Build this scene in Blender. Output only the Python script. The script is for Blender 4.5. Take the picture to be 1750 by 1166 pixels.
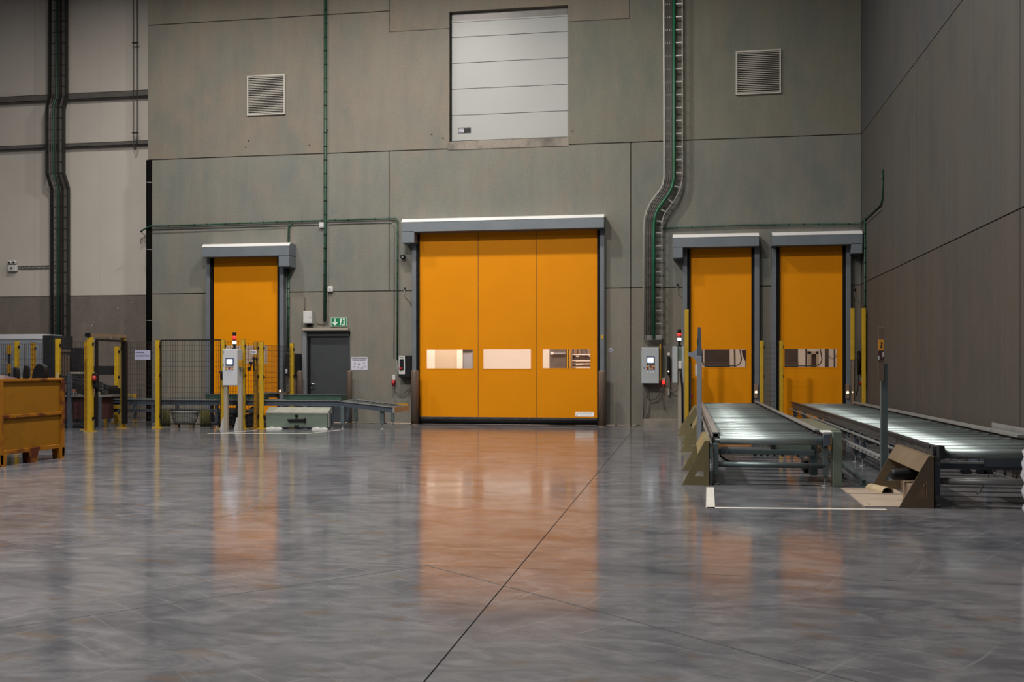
import bpy, bmesh, math, random
from mathutils import Vector, Matrix
from mathutils.geometry import tessellate_polygon

for o in list(bpy.data.objects):
    bpy.data.objects.remove(o)
random.seed(7)
scene = bpy.context.scene
COL = scene.collection
PI = math.pi

# ------------------------------------------------------------------ camera
cam = bpy.data.cameras.new('camera')
cam.sensor_width = 36.0
cam.lens = 36.0
cam.shift_y = 46.0 / 1750.0
cam.clip_end = 200
cam_o = bpy.data.objects.new('camera', cam)
cam_o.location = (4.1346, -24.107, 1.35)
cam_o.rotation_euler = (math.radians(90), 0, math.radians(9.5685))
COL.objects.link(cam_o)
scene.camera = cam_o

# ------------------------------------------------------------------ world and lights
world = bpy.data.worlds.new('hall_ambient')
scene.world = world
world.use_nodes = True
bg = world.node_tree.nodes['Background']
bg.inputs[0].default_value = (0.93, 0.96, 1.0, 1)
bg.inputs[1].default_value = 0.10

def lamp(x, y, z, power, size=0.7, color=(1.0, 0.955, 0.89)):
    l = bpy.data.lights.new('high_bay_lamp', 'AREA')
    l.shape = 'DISK'
    l.size = size
    l.energy = power
    l.color = color
    o = bpy.data.objects.new('high_bay_lamp', l)
    o.location = (x, y, z)
    COL.objects.link(o)

for lx, ly, lp in ((-7.5, -5.0, 400), (-1.8, -5.0, 640), (3.0, -5.0, 220),
                   (-7.5, -13.5, 620), (-1.8, -13.5, 1450), (3.0, -13.5, 330),
                   (-1.8, -22, 650)):
    lamp(lx, ly, 11.2, lp)
# lamps of the room behind the doors
for lx, lp in ((-7.0, 230), (-1.6, 390), (1.2, 250), (5.2, 95), (7.2, 95)):
    lamp(lx, 2.0, 4.6, lp, 0.8, (1.0, 0.93, 0.87))

scene.view_settings.view_transform = 'Standard'
scene.view_settings.look = 'None'
scene.view_settings.gamma = 1.0
scene.view_settings.use_curve_mapping = False
scene.view_settings.exposure = 0.10

# ------------------------------------------------------------------ materials
def lin(r, g, b):
    f = lambda v: (v / 255 / 12.92) if v / 255 <= 0.04045 else ((v / 255 + 0.055) / 1.055) ** 2.4
    return (f(r), f(g), f(b), 1)

MATS = {}
def mat(name, color, rough=0.6, metal=0.0, var=0.0, vscale=6.0, bump=0.0, bscale=60.0, second=None,
        emit=None, estr=0.0, spec=0.5, stretch=(1, 1, 1)):
    """procedural material: base colour with a noise towards a second colour, optional fine bump"""
    if name in MATS:
        return MATS[name]
    m = bpy.data.materials.new(name)
    m.use_nodes = True
    nt = m.node_tree
    b = nt.nodes['Principled BSDF']
    b.inputs['Base Color'].default_value = color
    b.inputs['Roughness'].default_value = rough
    b.inputs['Metallic'].default_value = metal
    b.inputs['Specular IOR Level'].default_value = spec
    if emit:
        b.inputs['Emission Color'].default_value = emit
        b.inputs['Emission Strength'].default_value = estr
    if var or bump:
        tc = nt.nodes.new('ShaderNodeTexCoord')
        mp = nt.nodes.new('ShaderNodeMapping')
        mp.inputs['Scale'].default_value = stretch
        nt.links.new(tc.outputs['Object'], mp.inputs[0])
    if var:
        n = nt.nodes.new('ShaderNodeTexNoise')
        n.inputs['Scale'].default_value = vscale
        n.inputs['Detail'].default_value = 5
        nt.links.new(mp.outputs[0], n.inputs['Vector'])
        r = nt.nodes.new('ShaderNodeValToRGB')
        r.color_ramp.elements[0].position = 0.35
        r.color_ramp.elements[1].position = 0.7
        s = second or tuple(c * (1 - var) for c in color[:3]) + (1,)
        r.color_ramp.elements[0].color = color
        r.color_ramp.elements[1].color = s
        nt.links.new(n.outputs['Fac'], r.inputs[0])
        nt.links.new(r.outputs[0], b.inputs['Base Color'])
    if bump:
        n2 = nt.nodes.new('ShaderNodeTexNoise')
        n2.inputs['Scale'].default_value = bscale
        n2.inputs['Detail'].default_value = 3
        nt.links.new(mp.outputs[0], n2.inputs['Vector'])
        bp = nt.nodes.new('ShaderNodeBump')
        bp.inputs['Strength'].default_value = bump
        bp.inputs['Distance'].default_value = 0.01
        nt.links.new(n2.outputs['Fac'], bp.inputs['Height'])
        nt.links.new(bp.outputs[0], b.inputs['Normal'])
    MATS[name] = m
    return m

def concrete(name, a, b_, c, streak=0.5, rough=0.75, svec=(2.2, 2.2, 0.35)):
    """precast concrete: blotches, vertical run marks and fine grain; the object colour tints each panel"""
    m = bpy.data.materials.new(name)
    m.use_nodes = True
    nt = m.node_tree
    N, L = nt.nodes, nt.links
    bs = N['Principled BSDF']
    bs.inputs['Roughness'].default_value = rough
    bs.inputs['Specular IOR Level'].default_value = 0.3
    tc = N.new('ShaderNodeTexCoord')
    def noise(scale, detail, vec=(1, 1, 1), rgh=0.55):
        mp = N.new('ShaderNodeMapping')
        mp.inputs['Scale'].default_value = vec
        L.new(tc.outputs['Object'], mp.inputs[0])
        n = N.new('ShaderNodeTexNoise')
        n.inputs['Scale'].default_value = scale
        n.inputs['Detail'].default_value = detail
        n.inputs['Roughness'].default_value = rgh
        L.new(mp.outputs[0], n.inputs['Vector'])
        return n.outputs['Fac']
    def ramp(fac, p0, p1, c0, c1):
        r = N.new('ShaderNodeValToRGB')
        r.color_ramp.elements[0].position = p0
        r.color_ramp.elements[1].position = p1
        r.color_ramp.elements[0].color = c0
        r.color_ramp.elements[1].color = c1
        L.new(fac, r.inputs[0])
        return r.outputs[0]
    def mix(kind, fac, x, y):
        mx = N.new('ShaderNodeMixRGB')
        mx.blend_type = kind
        mx.inputs[0].default_value = fac if isinstance(fac, float) else 1.0
        if not isinstance(fac, float):
            L.new(fac, mx.inputs[0])
        L.new(x, mx.inputs[1])
        L.new(y, mx.inputs[2])
        return mx.outputs[0]
    base = ramp(noise(0.8, 5, (1, 1, 0.8)), 0.38, 0.62, a, b_)
    blot = ramp(noise(1.7, 7, (1, 1, 0.75), 0.6), 0.46, 0.70, (0, 0, 0, 1), (1, 1, 1, 1))
    cc = N.new('ShaderNodeRGB')
    cc.outputs[0].default_value = c
    col = mix('MIX', blot, base, cc.outputs[0])
    st = ramp(noise(1.5, 6, svec, 0.68), 0.34, 0.7, (0.74, 0.74, 0.75, 1), (1.14, 1.13, 1.1, 1))
    col = mix('MULTIPLY', streak, col, st)
    gr = ramp(noise(30, 4), 0.3, 0.7, (0.84, 0.84, 0.84, 1), (1.13, 1.13, 1.13, 1))
    col = mix('MULTIPLY', 0.7, col, gr)
    oi = N.new('ShaderNodeObjectInfo')
    col = mix('MULTIPLY', 1.0, col, oi.outputs['Color'])
    L.new(col, bs.inputs['Base Color'])
    bp = N.new('ShaderNodeBump')
    bp.inputs['Strength'].default_value = 0.25
    bp.inputs['Distance'].default_value = 0.01
    L.new(noise(14, 5), bp.inputs['Height'])
    L.new(bp.outputs[0], bs.inputs['Normal'])
    MATS[name] = m
    return m

concrete('concrete', (0.178, 0.170, 0.148, 1), (0.148, 0.150, 0.139, 1), (0.192, 0.166, 0.140, 1), 0.34)
concrete('concrete_shaded', (0.070, 0.067, 0.062, 1), (0.058, 0.059, 0.060, 1), (0.072, 0.066, 0.059, 1), 0.75, 0.7, (9, 9, 0.10))  # right wall: its dimmer light is painted in as a darker concrete
concrete('concrete_dado', (0.150, 0.125, 0.110, 1), (0.125, 0.108, 0.095, 1), (0.165, 0.140, 0.122, 1), 0.3)
concrete('sill_concrete', (0.25, 0.215, 0.18, 1), (0.20, 0.175, 0.15, 1), (0.10, 0.09, 0.075, 1), 0.2)

def floor_material():
    m = bpy.data.materials.new('polished_concrete')
    m.use_nodes = True
    nt = m.node_tree
    N, L = nt.nodes, nt.links
    bs = N['Principled BSDF']
    tc = N.new('ShaderNodeTexCoord')
    def noise(scale, detail, vec=(1, 1, 1), rgh=0.55, dist=0.0, rot=0.0):
        mp = N.new('ShaderNodeMapping')
        mp.inputs['Scale'].default_value = vec
        mp.inputs['Rotation'].default_value = (0, 0, rot)
        L.new(tc.outputs['Object'], mp.inputs[0])
        n = N.new('ShaderNodeTexNoise')
        n.inputs['Scale'].default_value = scale
        n.inputs['Detail'].default_value = detail
        n.inputs['Roughness'].default_value = rgh
        n.inputs['Distortion'].default_value = dist
        L.new(mp.outputs[0], n.inputs['Vector'])
        return n.outputs['Fac']
    def ramp(fac, p0, p1, c0, c1):
        r = N.new('ShaderNodeValToRGB')
        r.color_ramp.elements[0].position = p0
        r.color_ramp.elements[1].position = p1
        r.color_ramp.elements[0].color = c0
        r.color_ramp.elements[1].color = c1
        L.new(fac, r.inputs[0])
        return r.outputs[0]
    def mix(fac, x, y, kind='MIX'):
        mx = N.new('ShaderNodeMixRGB')
        mx.blend_type = kind
        if isinstance(fac, float):
            mx.inputs[0].default_value = fac
        else:
            L.new(fac, mx.inputs[0])
        if isinstance(x, tuple):
            mx.inputs[1].default_value = x
        else:
            L.new(x, mx.inputs[1])
        if isinstance(y, tuple):
            mx.inputs[2].default_value = y
        else:
            L.new(y, mx.inputs[2])
        return mx.outputs[0]
    K0, K1 = (0, 0, 0, 1), (1, 1, 1, 1)
    base = ramp(noise(0.5, 6, dist=0.6), 0.34, 0.66, (0.066, 0.069, 0.083, 1), (0.118, 0.115, 0.127, 1))
    swirl = ramp(noise(2.2, 8, (1, 2.0, 1), 0.62, 1.4, 0.3), 0.40, 0.72, K0, K1)
    col = mix(swirl, base, (0.172, 0.168, 0.181, 1))
    dark = ramp(noise(1.1, 7, (1, 1.4, 1), 0.6, 0.8), 0.50, 0.70, K0, (0.85, 0.85, 0.85, 1))
    col = mix(dark, col, (0.050, 0.053, 0.066, 1))
    brown = ramp(noise(3.1, 4, (1, 1.6, 1), 0.5, 0.3, 1.0), 0.60, 0.70, K0, (0.6, 0.6, 0.6, 1))
    col = mix(brown, col, (0.115, 0.078, 0.050, 1))
    # curved tyre marks and scratches: thin bands of a distorted wave
    def scratches(rot, scale, dist, lo):
        mp = N.new('ShaderNodeMapping')
        mp.inputs['Rotation'].default_value = (0, 0, rot)
        L.new(tc.outputs['Object'], mp.inputs[0])
        w = N.new('ShaderNodeTexWave')
        w.inputs['Scale'].default_value = scale
        w.inputs['Distortion'].default_value = dist
        w.inputs['Detail'].default_value = 2.0
        w.inputs['Detail Scale'].default_value = 0.35
        L.new(mp.outputs[0], w.inputs['Vector'])
        return ramp(w.outputs['Fac'], lo, 1.0, K0, K1)
    s1 = mix(1.0, scratches(0.5, 0.9, 9.0, 0.992), ramp(noise(0.7, 3), 0.50, 0.64, K0, (0.32, 0.32, 0.32, 1)), 'MULTIPLY')
    s2 = mix(1.0, scratches(-0.9, 1.3, 7.0, 0.992), ramp(noise(0.6, 3, rot=2.0), 0.52, 0.66, K0, (0.32, 0.32, 0.32, 1)), 'MULTIPLY')
    col = mix(s1, col, (0.29, 0.285, 0.29, 1))
    col = mix(s2, col, (0.27, 0.265, 0.27, 1))
    L.new(col, bs.inputs['Base Color'])
    rr = ramp(noise(1.6, 7, (1, 1.5, 1), 0.62, 1.0), 0.3, 0.72, (0.085, 0.085, 0.085, 1), (0.17, 0.17, 0.17, 1))
    L.new(rr, bs.inputs['Roughness'])
    bs.inputs['IOR'].default_value = 1.42
    bp = N.new('ShaderNodeBump')
    bp.inputs['Strength'].default_value = 0.06
    bp.inputs['Distance'].default_value = 0.004
    L.new(noise(5.0, 5, (1, 1, 1), 0.6, 0.5), bp.inputs['Height'])
    L.new(bp.outputs[0], bs.inputs['Normal'])
    MATS['polished_concrete'] = m
floor_material()

def pane_material():
    m = bpy.data.materials.new('clear_vinyl')
    m.use_nodes = True
    nt = m.node_tree
    N, L = nt.nodes, nt.links
    N.remove(N['Principled BSDF'])
    t = N.new('ShaderNodeBsdfTransparent')
    t.inputs[0].default_value = (0.93, 0.91, 0.88, 1)
    g = N.new('ShaderNodeBsdfGlossy')
    g.inputs['Roughness'].default_value = 0.12
    mx = N.new('ShaderNodeMixShader')
    mx.inputs[0].default_value = 0.06
    L.new(t.outputs[0], mx.inputs[1])
    L.new(g.outputs[0], mx.inputs[2])
    L.new(mx.outputs[0], N['Material Output'].inputs[0])
    MATS['clear_vinyl'] = m
pane_material()

def rusty(name, paint, rust):
    m = mat(name, paint, 0.6, 0.0, 0.5, 3.2, 0.2, 30, second=paint, spec=0.2)
    r = [n for n in m.node_tree.nodes if n.type == 'VALTORGB'][0]
    r.color_ramp.elements[0].position = 0.50
    r.color_ramp.elements[1].position = 0.62
    r.color_ramp.elements[0].color = paint
    r.color_ramp.elements[1].color = rust
    return m

mat('orange_vinyl', (0.64, 0.225, 0.0005, 1), 0.6, 0, 0.06, 1.2, 0.05, 3, spec=0.12)
mat('steel_housing', (0.125, 0.145, 0.165, 1), 0.45, 0.0, 0.12, 2.5)
mat('steel_guide', (0.120, 0.132, 0.150, 1), 0.5, 0.0, 0.15, 3)
mat('bright_aluminium', (0.78, 0.77, 0.76, 1), 0.4, 0.3)
mat('black_rubber', (0.005, 0.005, 0.006, 1), 0.8, spec=0.15)
mat('scuffed_rubber', (0.016, 0.014, 0.013, 1), 0.6, 0, 0.5, 9, second=(0.05, 0.045, 0.042, 1))
mat('white_panel', (0.47, 0.43, 0.385, 1), 0.5, 0, 0.07, 0.8)
mat('grey_sheet', (0.27, 0.275, 0.265, 1), 0.45, 0, 0.05, 1.0)
mat('purlin_steel', (0.135, 0.125, 0.118, 1), 0.45, 0.3, 0.2, 4)
mat('dark_tray', (0.022, 0.022, 0.02, 1), 0.5, 0.3)
mat('tray_zinc', (0.28, 0.26, 0.24, 1), 0.42, 0.7, 0.15, 8)
mat('grey_cable', (0.06, 0.052, 0.048, 1), 0.55)
mat('green_cable', (0.006, 0.115, 0.045, 1), 0.5, 0, 0.4, 7)
mat('dark_green_cable', (0.010, 0.060, 0.032, 1), 0.5, 0, 0.3, 7)
mat('conduit_grey', (0.20, 0.20, 0.185, 1), 0.5, 0.3)
mat('white_plastic', (0.50, 0.49, 0.48, 1), 0.45)
mat('louvre_paint', (0.40, 0.37, 0.325, 1), 0.5)
mat('dark_void', (0.012, 0.010, 0.009, 1), 0.9)
mat('cabinet_white', (0.47, 0.48, 0.51, 1), 0.4, 0, 0.05, 3)
mat('cabinet_side', (0.36, 0.36, 0.36, 1), 0.45)
mat('cabinet_grey', (0.33, 0.355, 0.37, 1), 0.4, 0, 0.06, 3)
mat('screen_frame', (0.006, 0.018, 0.075, 1), 0.35)
mat('screen_glow', (0.7, 0.78, 0.8, 1), 0.4, emit=(0.80, 0.93, 1.0, 1), estr=1.15)
mat('red_glow', (0.5, 0.01, 0.012, 1), 0.3, emit=(1.0, 0.04, 0.03, 1), estr=0.9)
mat('lamp_red_dim', (0.22, 0.01, 0.012, 1), 0.3)
mat('lamp_white', (0.8, 0.85, 0.85, 1), 0.3, emit=(0.75, 0.95, 1.0, 1), estr=1.5)
mat('lamp_spark', (0.9, 0.8, 0.7, 1), 0.3, emit=(1.0, 0.75, 0.5, 1), estr=1.2)
mat('black_plastic', (0.006, 0.006, 0.007, 1), 0.5, spec=0.25)
mat('yellow_button', (0.55, 0.25, 0.012, 1), 0.4)
mat('red_plastic', (0.30, 0.012, 0.014, 1), 0.35)
mat('yellow_paint', (0.44, 0.27, 0.010, 1), 0.45, 0, 0.15, 9)
mat('amber_paint', (0.36, 0.18, 0.008, 1), 0.5, 0, 0.2, 9)
rusty('bin_panel_paint', (0.19, 0.080, 0.0015, 1), (0.17, 0.070, 0.002, 1))
rusty('bin_frame_paint', (0.22, 0.082, 0.003, 1), (0.065, 0.014, 0.005, 1))
mat('wire_dark', (0.020, 0.016, 0.015, 1), 0.5, 0.2)
mat('door_grey', (0.040, 0.044, 0.050, 1), 0.42, 0, 0.1, 3)
mat('frame_grey', (0.15, 0.16, 0.175, 1), 0.45)
mat('sign_green', (0.003, 0.16, 0.065, 1), 0.4)
mat('sign_border', (0.34, 0.47, 0.40, 1), 0.5)
mat('sign_white', (0.62, 0.70, 0.62, 1), 0.5)
mat('paper', (0.50, 0.49, 0.57, 1), 0.7)
mat('paper_bluish', (0.33, 0.33, 0.47, 1), 0.7)
mat('white_sticker', (0.92, 0.92, 0.90, 1), 0.6)
mat('ink', (0.014, 0.014, 0.018, 1), 0.7)
mat('ink_grey', (0.17, 0.165, 0.19, 1), 0.7)
mat('ink_pale', (0.62, 0.60, 0.58, 1), 0.7)
mat('bollard_bronze', (0.185, 0.135, 0.105, 1), 0.42, 0.35, 0.2, 3, stretch=(6, 6, 0.6))
mat('zinc_teal', (0.125, 0.165, 0.170, 1), 0.42, 0.55, 0.2, 4)
mat('zinc_roller', (0.33, 0.39, 0.39, 1), 0.42, 0.65, 0.25, 7, stretch=(0.6, 4, 4))
def vary_per_roller(m):
    """each roller a little more or less dull than the next"""
    N, L = m.node_tree.nodes, m.node_tree.links
    b = N['Principled BSDF']
    src = b.inputs['Base Color'].links[0].from_socket
    oi = N.new('ShaderNodeObjectInfo')
    mr = N.new('ShaderNodeMapRange')
    mr.inputs['To Min'].default_value = 0.55
    mr.inputs['To Max'].default_value = 1.2
    L.new(oi.outputs['Random'], mr.inputs['Value'])
    mx = N.new('ShaderNodeMixRGB')
    mx.blend_type = 'MULTIPLY'
    mx.inputs[0].default_value = 1.0
    L.new(src, mx.inputs[1])
    L.new(mr.outputs[0], mx.inputs[2])
    L.new(mx.outputs[0], b.inputs['Base Color'])
vary_per_roller(MATS['zinc_roller'])
mat('zinc_rail', (0.36, 0.37, 0.37, 1), 0.42, 0.6, 0.25, 5)
mat('slate_rail', (0.085, 0.105, 0.135, 1), 0.42, 0.3, 0.15, 4)
mat('dark_machine', (0.022, 0.022, 0.026, 1), 0.5, 0.2, 0.4, 12)
mat('oily_chain', (0.030, 0.030, 0.034, 1), 0.35, 0.6, 0.5, 25, second=(0.16, 0.16, 0.17, 1))
mat('olive_plate', (0.215, 0.180, 0.088, 1), 0.48, 0.35, 0.25, 3)
mat('brown_plate', (0.165, 0.120, 0.075, 1), 0.5, 0.3, 0.25, 3)
mat('box_green', (0.160, 0.205, 0.165, 1), 0.42, 0.35, 0.15, 3)
mat('box_top', (0.46, 0.47, 0.40, 1), 0.35, 0.5, 0.2, 5)
mat('tray_green', (0.040, 0.085, 0.062, 1), 0.5, 0.1, 0.25, 10)
mat('floor_paint', (0.52, 0.50, 0.46, 1), 0.5, 0, 0.15, 7)
mat('mat_beige', (0.33, 0.26, 0.20, 1), 0.6, 0, 0.2, 3)
mat('cardboard', (0.33, 0.25, 0.15, 1), 0.8, 0, 0.15, 8)
mat('seal_brown', (0.045, 0.030, 0.022, 1), 0.8)
mat('joint_filler', (0.022, 0.020, 0.019, 1), 0.7)
mat('hairline_filler', (0.055, 0.052, 0.050, 1), 0.6)
mat('cream_paint', (0.64, 0.57, 0.51, 1), 0.7, 0, 0.04, 1)
mat('beige_paint', (0.42, 0.355, 0.265, 1), 0.7, 0, 0.05, 1)
mat('room_grey', (0.085, 0.072, 0.066, 1), 0.6, 0, 0.3, 6)
mat('room_floor', (0.25, 0.22, 0.2, 1), 0.5, 0, 0.1, 2)
mat('carton_brown', (0.20, 0.135, 0.09, 1), 0.8, 0, 0.3, 9)
mat('pipe_black', (0.003, 0.003, 0.003, 1), 0.9, spec=0.05)
mat('orange_sticker', (0.62, 0.26, 0.02, 1), 0.6)
mat('maroon', (0.055, 0.018, 0.016, 1), 0.6, 0, 0.3, 10)
mat('stand_beige', (0.30, 0.265, 0.215, 1), 0.5, 0.1)
mat('pad_white', (0.58, 0.58, 0.55, 1), 0.6)
mat('tub_grey', (0.24, 0.235, 0.215, 1), 0.6, 0, 0.2, 8)
mat('olive_cloth', (0.085, 0.080, 0.020, 1), 0.9, 0, 0.5, 12)
mat('wood_beam', (0.185, 0.125, 0.075, 1), 0.7, 0, 0.2, 5)
mat('film_grey', (0.40, 0.40, 0.45, 1), 0.35, 0, 0.15, 6, 0.4, 9)
mat('red_parts', (0.28, 0.03, 0.015, 1), 0.5, 0, 0.5, 22, second=(0.25, 0.22, 0.2, 1))
mat('sticker_blue', (0.02, 0.04, 0.16, 1), 0.5)
mat('chrome', (0.7, 0.7, 0.7, 1), 0.25, 0.9)
mat('wrapped_grey', (0.20, 0.215, 0.25, 1), 0.5, 0, 0.15, 4)

# ------------------------------------------------------------------ mesh builder
class MB:
    def __init__(self):
        self.v, self.f, self.s = [], [], []
    def add(self, vs, fs, smooth=False, M=None):
        o = len(self.v)
        for p in vs:
            p = Vector(p)
            self.v.append(M @ p if M else p)
        for f in fs:
            self.f.append([i + o for i in f])
            self.s.append(smooth)
        return self
    def box(self, x0, x1, y0, y1, z0, z1, bevel=0.0, M=None):
        x0, x1 = min(x0, x1), max(x0, x1)
        y0, y1 = min(y0, y1), max(y0, y1)
        z0, z1 = min(z0, z1), max(z0, z1)
        if bevel > 0:
            bm = bmesh.new()
            bmesh.ops.create_cube(bm, size=1.0)
            for q in bm.verts:
                q.co = Vector(((x0 + x1) / 2 + q.co.x * (x1 - x0), (y0 + y1) / 2 + q.co.y * (y1 - y0),
                               (z0 + z1) / 2 + q.co.z * (z1 - z0)))
            bmesh.ops.bevel(bm, geom=bm.edges[:], offset=bevel, segments=2, profile=0.5, affect='EDGES')
            bm.verts.index_update()
            self.add([q.co.copy() for q in bm.verts], [[q.index for q in f.verts] for f in bm.faces], False, M)
            bm.free()
            return self
        vs = [(x0, y0, z0), (x1, y0, z0), (x1, y1, z0), (x0, y1, z0), (x0, y0, z1), (x1, y0, z1), (x1, y1, z1), (x0, y1, z1)]
        fs = [(0, 3, 2, 1), (4, 5, 6, 7), (0, 1, 5, 4), (1, 2, 6, 5), (2, 3, 7, 6), (3, 0, 4, 7)]
        return self.add(vs, fs, False, M)
    def bar(self, p0, p1, w, h, up=(0, 0, 1)):
        p0, p1 = Vector(p0), Vector(p1)
        d = (p1 - p0).normalized()
        u = Vector(up)
        if abs(d.dot(u)) > 0.98:
            u = Vector((0, 1, 0))
        a = d.cross(u).normalized()
        b = a.cross(d).normalized()
        vs = []
        for p in (p0, p1):
            for s, t in ((-1, -1), (1, -1), (1, 1), (-1, 1)):
                vs.append(p + a * (s * w / 2) + b * (t * h / 2))
        fs = [(3, 2, 1, 0), (4, 5, 6, 7), (0, 1, 5, 4), (1, 2, 6, 5), (2, 3, 7, 6), (3, 0, 4, 7)]
        return self.add(vs, fs)
    def tube(self, pts, r, n=8, cap=True):
        pts = [Vector(p) for p in pts]
        m = len(pts)
        prev = None
        vs = []
        for i, p in enumerate(pts):
            t = (pts[min(i + 1, m - 1)] - pts[max(i - 1, 0)]).normalized()
            if prev is None:
                ref = Vector((0, 0, 1)) if abs(t.z) < 0.9 else Vector((0, 1, 0))
                a = t.cross(ref).normalized()
            else:
                a = (prev - t * prev.dot(t)).normalized()
            prev = a
            b = t.cross(a)
            rr = r[i] if isinstance(r, (list, tuple)) else r
            for k in range(n):
                an = 2 * PI * k / n
                vs.append(p + (a * math.cos(an) + b * math.sin(an)) * rr)
        fs = []
        for i in range(m - 1):
            for k in range(n):
                k2 = (k + 1) % n
                fs.append((i * n + k, i * n + k2, (i + 1) * n + k2, (i + 1) * n + k))
        self.add(vs, fs, True)
        if cap:
            o = len(self.v) - len(vs)
            self.f.append([o + k for k in reversed(range(n))]); self.s.append(False)
            self.f.append([o + (m - 1) * n + k for k in range(n)]); self.s.append(False)
        return self
    def cyl(self, p0, p1, r, n=16):
        return self.tube([p0, p1], r, n)
    def lathe(self, prof, c=(0, 0, 0), n=20, sx=1.0, sy=1.0):
        vs = []
        for r, z in prof:
            for k in range(n):
                an = 2 * PI * k / n
                vs.append((c[0] + math.cos(an) * r * sx, c[1] + math.sin(an) * r * sy, c[2] + z))
        fs = []
        for i in range(len(prof) - 1):
            for k in range(n):
                k2 = (k + 1) % n
                fs.append((i * n + k, i * n + k2, (i + 1) * n + k2, (i + 1) * n + k))
        fs.append(tuple(reversed(range(n))))
        fs.append(tuple((len(prof) - 1) * n + k for k in range(n)))
        return self.add(vs, fs, True)
    def prism(self, outer, lo, hi, axis='y', holes=()):
        """extrude a 2-D polygon (with holes) along an axis; polygon axes are the two others in xyz order"""
        loops = [list(outer)] + [list(h) for h in holes]
        flat = [p for l in loops for p in l]
        def P(p, d):
            if axis == 'y':
                return (p[0], d, p[1])
            if axis == 'x':
                return (d, p[0], p[1])
            return (p[0], p[1], d)
        n = len(flat)
        vs = [P(p, lo) for p in flat] + [P(p, hi) for p in flat]
        tri = tessellate_polygon([[Vector((p[0], p[1], 0)) for p in l] for l in loops])
        fs = []
        for t in tri:
            fs.append(tuple(t))
            fs.append(tuple(n + i for i in reversed(t)))
        o = 0
        for l in loops:
            k = len(l)
            for i in range(k):
                j = (i + 1) % k
                fs.append((o + i, o + j, n + o + j, n + o + i))
            o += k
        return self.add(vs, fs)
    def text(self, s, x, y, z, size, align='LEFT', width=None):
        """flat letters standing in the XZ plane, facing -Y, left edge at x and baseline at z"""
        cu = bpy.data.curves.new('lettering', 'FONT')
        cu.body = s
        cu.size = size
        cu.align_x = align
        cu.resolution_u = 2
        ob = bpy.data.objects.new('lettering', cu)
        me = bpy.data.meshes.new_from_object(ob)
        k = 1.0
        if width and len(me.vertices):
            xs = [q.co.x for q in me.vertices]
            k = width / (max(xs) - min(xs))
        self.add([(x + q.co.x * k, y, z + q.co.y) for q in me.vertices], [list(p.vertices) for p in me.polygons])
        bpy.data.objects.remove(ob)
        bpy.data.curves.remove(cu)
        bpy.data.meshes.remove(me)
        return self
    def word_bars(self, x, y, z, width, h, seed=1):
        """a line of print too small to read: short ink bars of word length"""
        r = random.Random(seed)
        q = x
        while q < x + width - h:
            w = min(h * (0.8 + r.random() * 2.2), x + width - q)
            self.box(q, q + w, y, y + .001, z, z + h)
            q += w + h * .45
        return self
    def rot(self, ang, axis, c):
        M = Matrix.Translation(Vector(c)) @ Matrix.Rotation(ang, 4, axis) @ Matrix.Translation(-Vector(c))
        self.v = [M @ p for p in self.v]
        return self
    def build(self, name, material, parent=None, origin=None):
        w = Vector(origin) if origin is not None else (WORLD[parent.name] if parent else Vector((0, 0, 0)))
        me = bpy.data.meshes.new(name)
        me.from_pydata([tuple(p - w) for p in self.v], [], self.f)
        me.polygons.foreach_set('use_smooth', self.s)
        bm = bmesh.new()
        bm.from_mesh(me)
        bmesh.ops.recalc_face_normals(bm, faces=bm.faces[:])
        bm.to_mesh(me)
        bm.free()
        me.materials.append(MATS[material])
        o = bpy.data.objects.new(name, me)
        COL.objects.link(o)
        if parent:
            o.parent = parent
            o.location = w - WORLD[parent.name]
        else:
            o.location = w
        WORLD[o.name] = w
        return o

WORLD = {}
def tag(o, label, cat=None, group=None, kind=None):
    o['label'] = label
    if cat:
        o['category'] = cat
    if group:
        o['group'] = group
    if kind:
        o['kind'] = kind
    return o
def thing(name, loc, label, cat=None, group=None, kind=None):
    o = bpy.data.objects.new(name, None)
    o.location = loc
    o.empty_display_size = 0.1
    COL.objects.link(o)
    WORLD[o.name] = Vector(loc)
    return tag(o, label, cat, group, kind)
def struct(name, loc, label, cat):
    return thing(name, loc, label, cat, None, 'structure')

# ------------------------------------------------------------------ floor
fl = struct('floor', (0, 0, 0), 'polished grey concrete hall floor with saw-cut joints and scratches', 'floor')
XR = 8.068
JX, JY, G = 3.03, -17.3, 0.0042
for (a, b, c, d) in ((-22, JX - G, -32, JY - G * .6), (JX + G, XR, -32, JY - G * .6), (-22, JX - G, JY + G * .6, 0.7), (JX + G, XR, JY + G * .6, 0.7)):
    MB().box(a, b, c, d, -0.2, 0).build('slab', 'polished_concrete', fl)
MB().box(-22, XR, -32, 0.7, -0.3, -0.02).build('sub_base', 'joint_filler', fl)
def floor_line(pts, w, material, name):
    m = MB()
    for p, q in zip(pts[:-1], pts[1:]):
        m.bar((p[0], p[1], 0.0004), (q[0], q[1], 0.0004), w, 0.0008)
    return m.build(name, material, fl)
floor_line([(-1.2, -21.5), (0.642, -19.324), (2.40, -17.31)], 0.010, 'joint_filler', 'saw_cut')
floor_line([(2.40, -17.31), (3.03, -17.86), (4.866, -19.52), (6.2, -20.7)], 0.009, 'joint_filler', 'saw_cut')
floor_line([(-1.6, -17.75), (-0.62, -16.95), (-0.35, -16.5), (0.05, -15.2), (0.02, -14.9), (-0.55, -12.6), (-0.52, -12.2), (-0.62, -11.6)], 0.014, 'hairline_filler', 'crack')

cl_ = struct('ceiling', (0, 0, 12.6), 'dark hall ceiling above the frame', 'ceiling')
MB().box(-22, XR, -34, 0.7, 12.6, 12.8).build('deck', 'purlin_steel', cl_)
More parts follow.
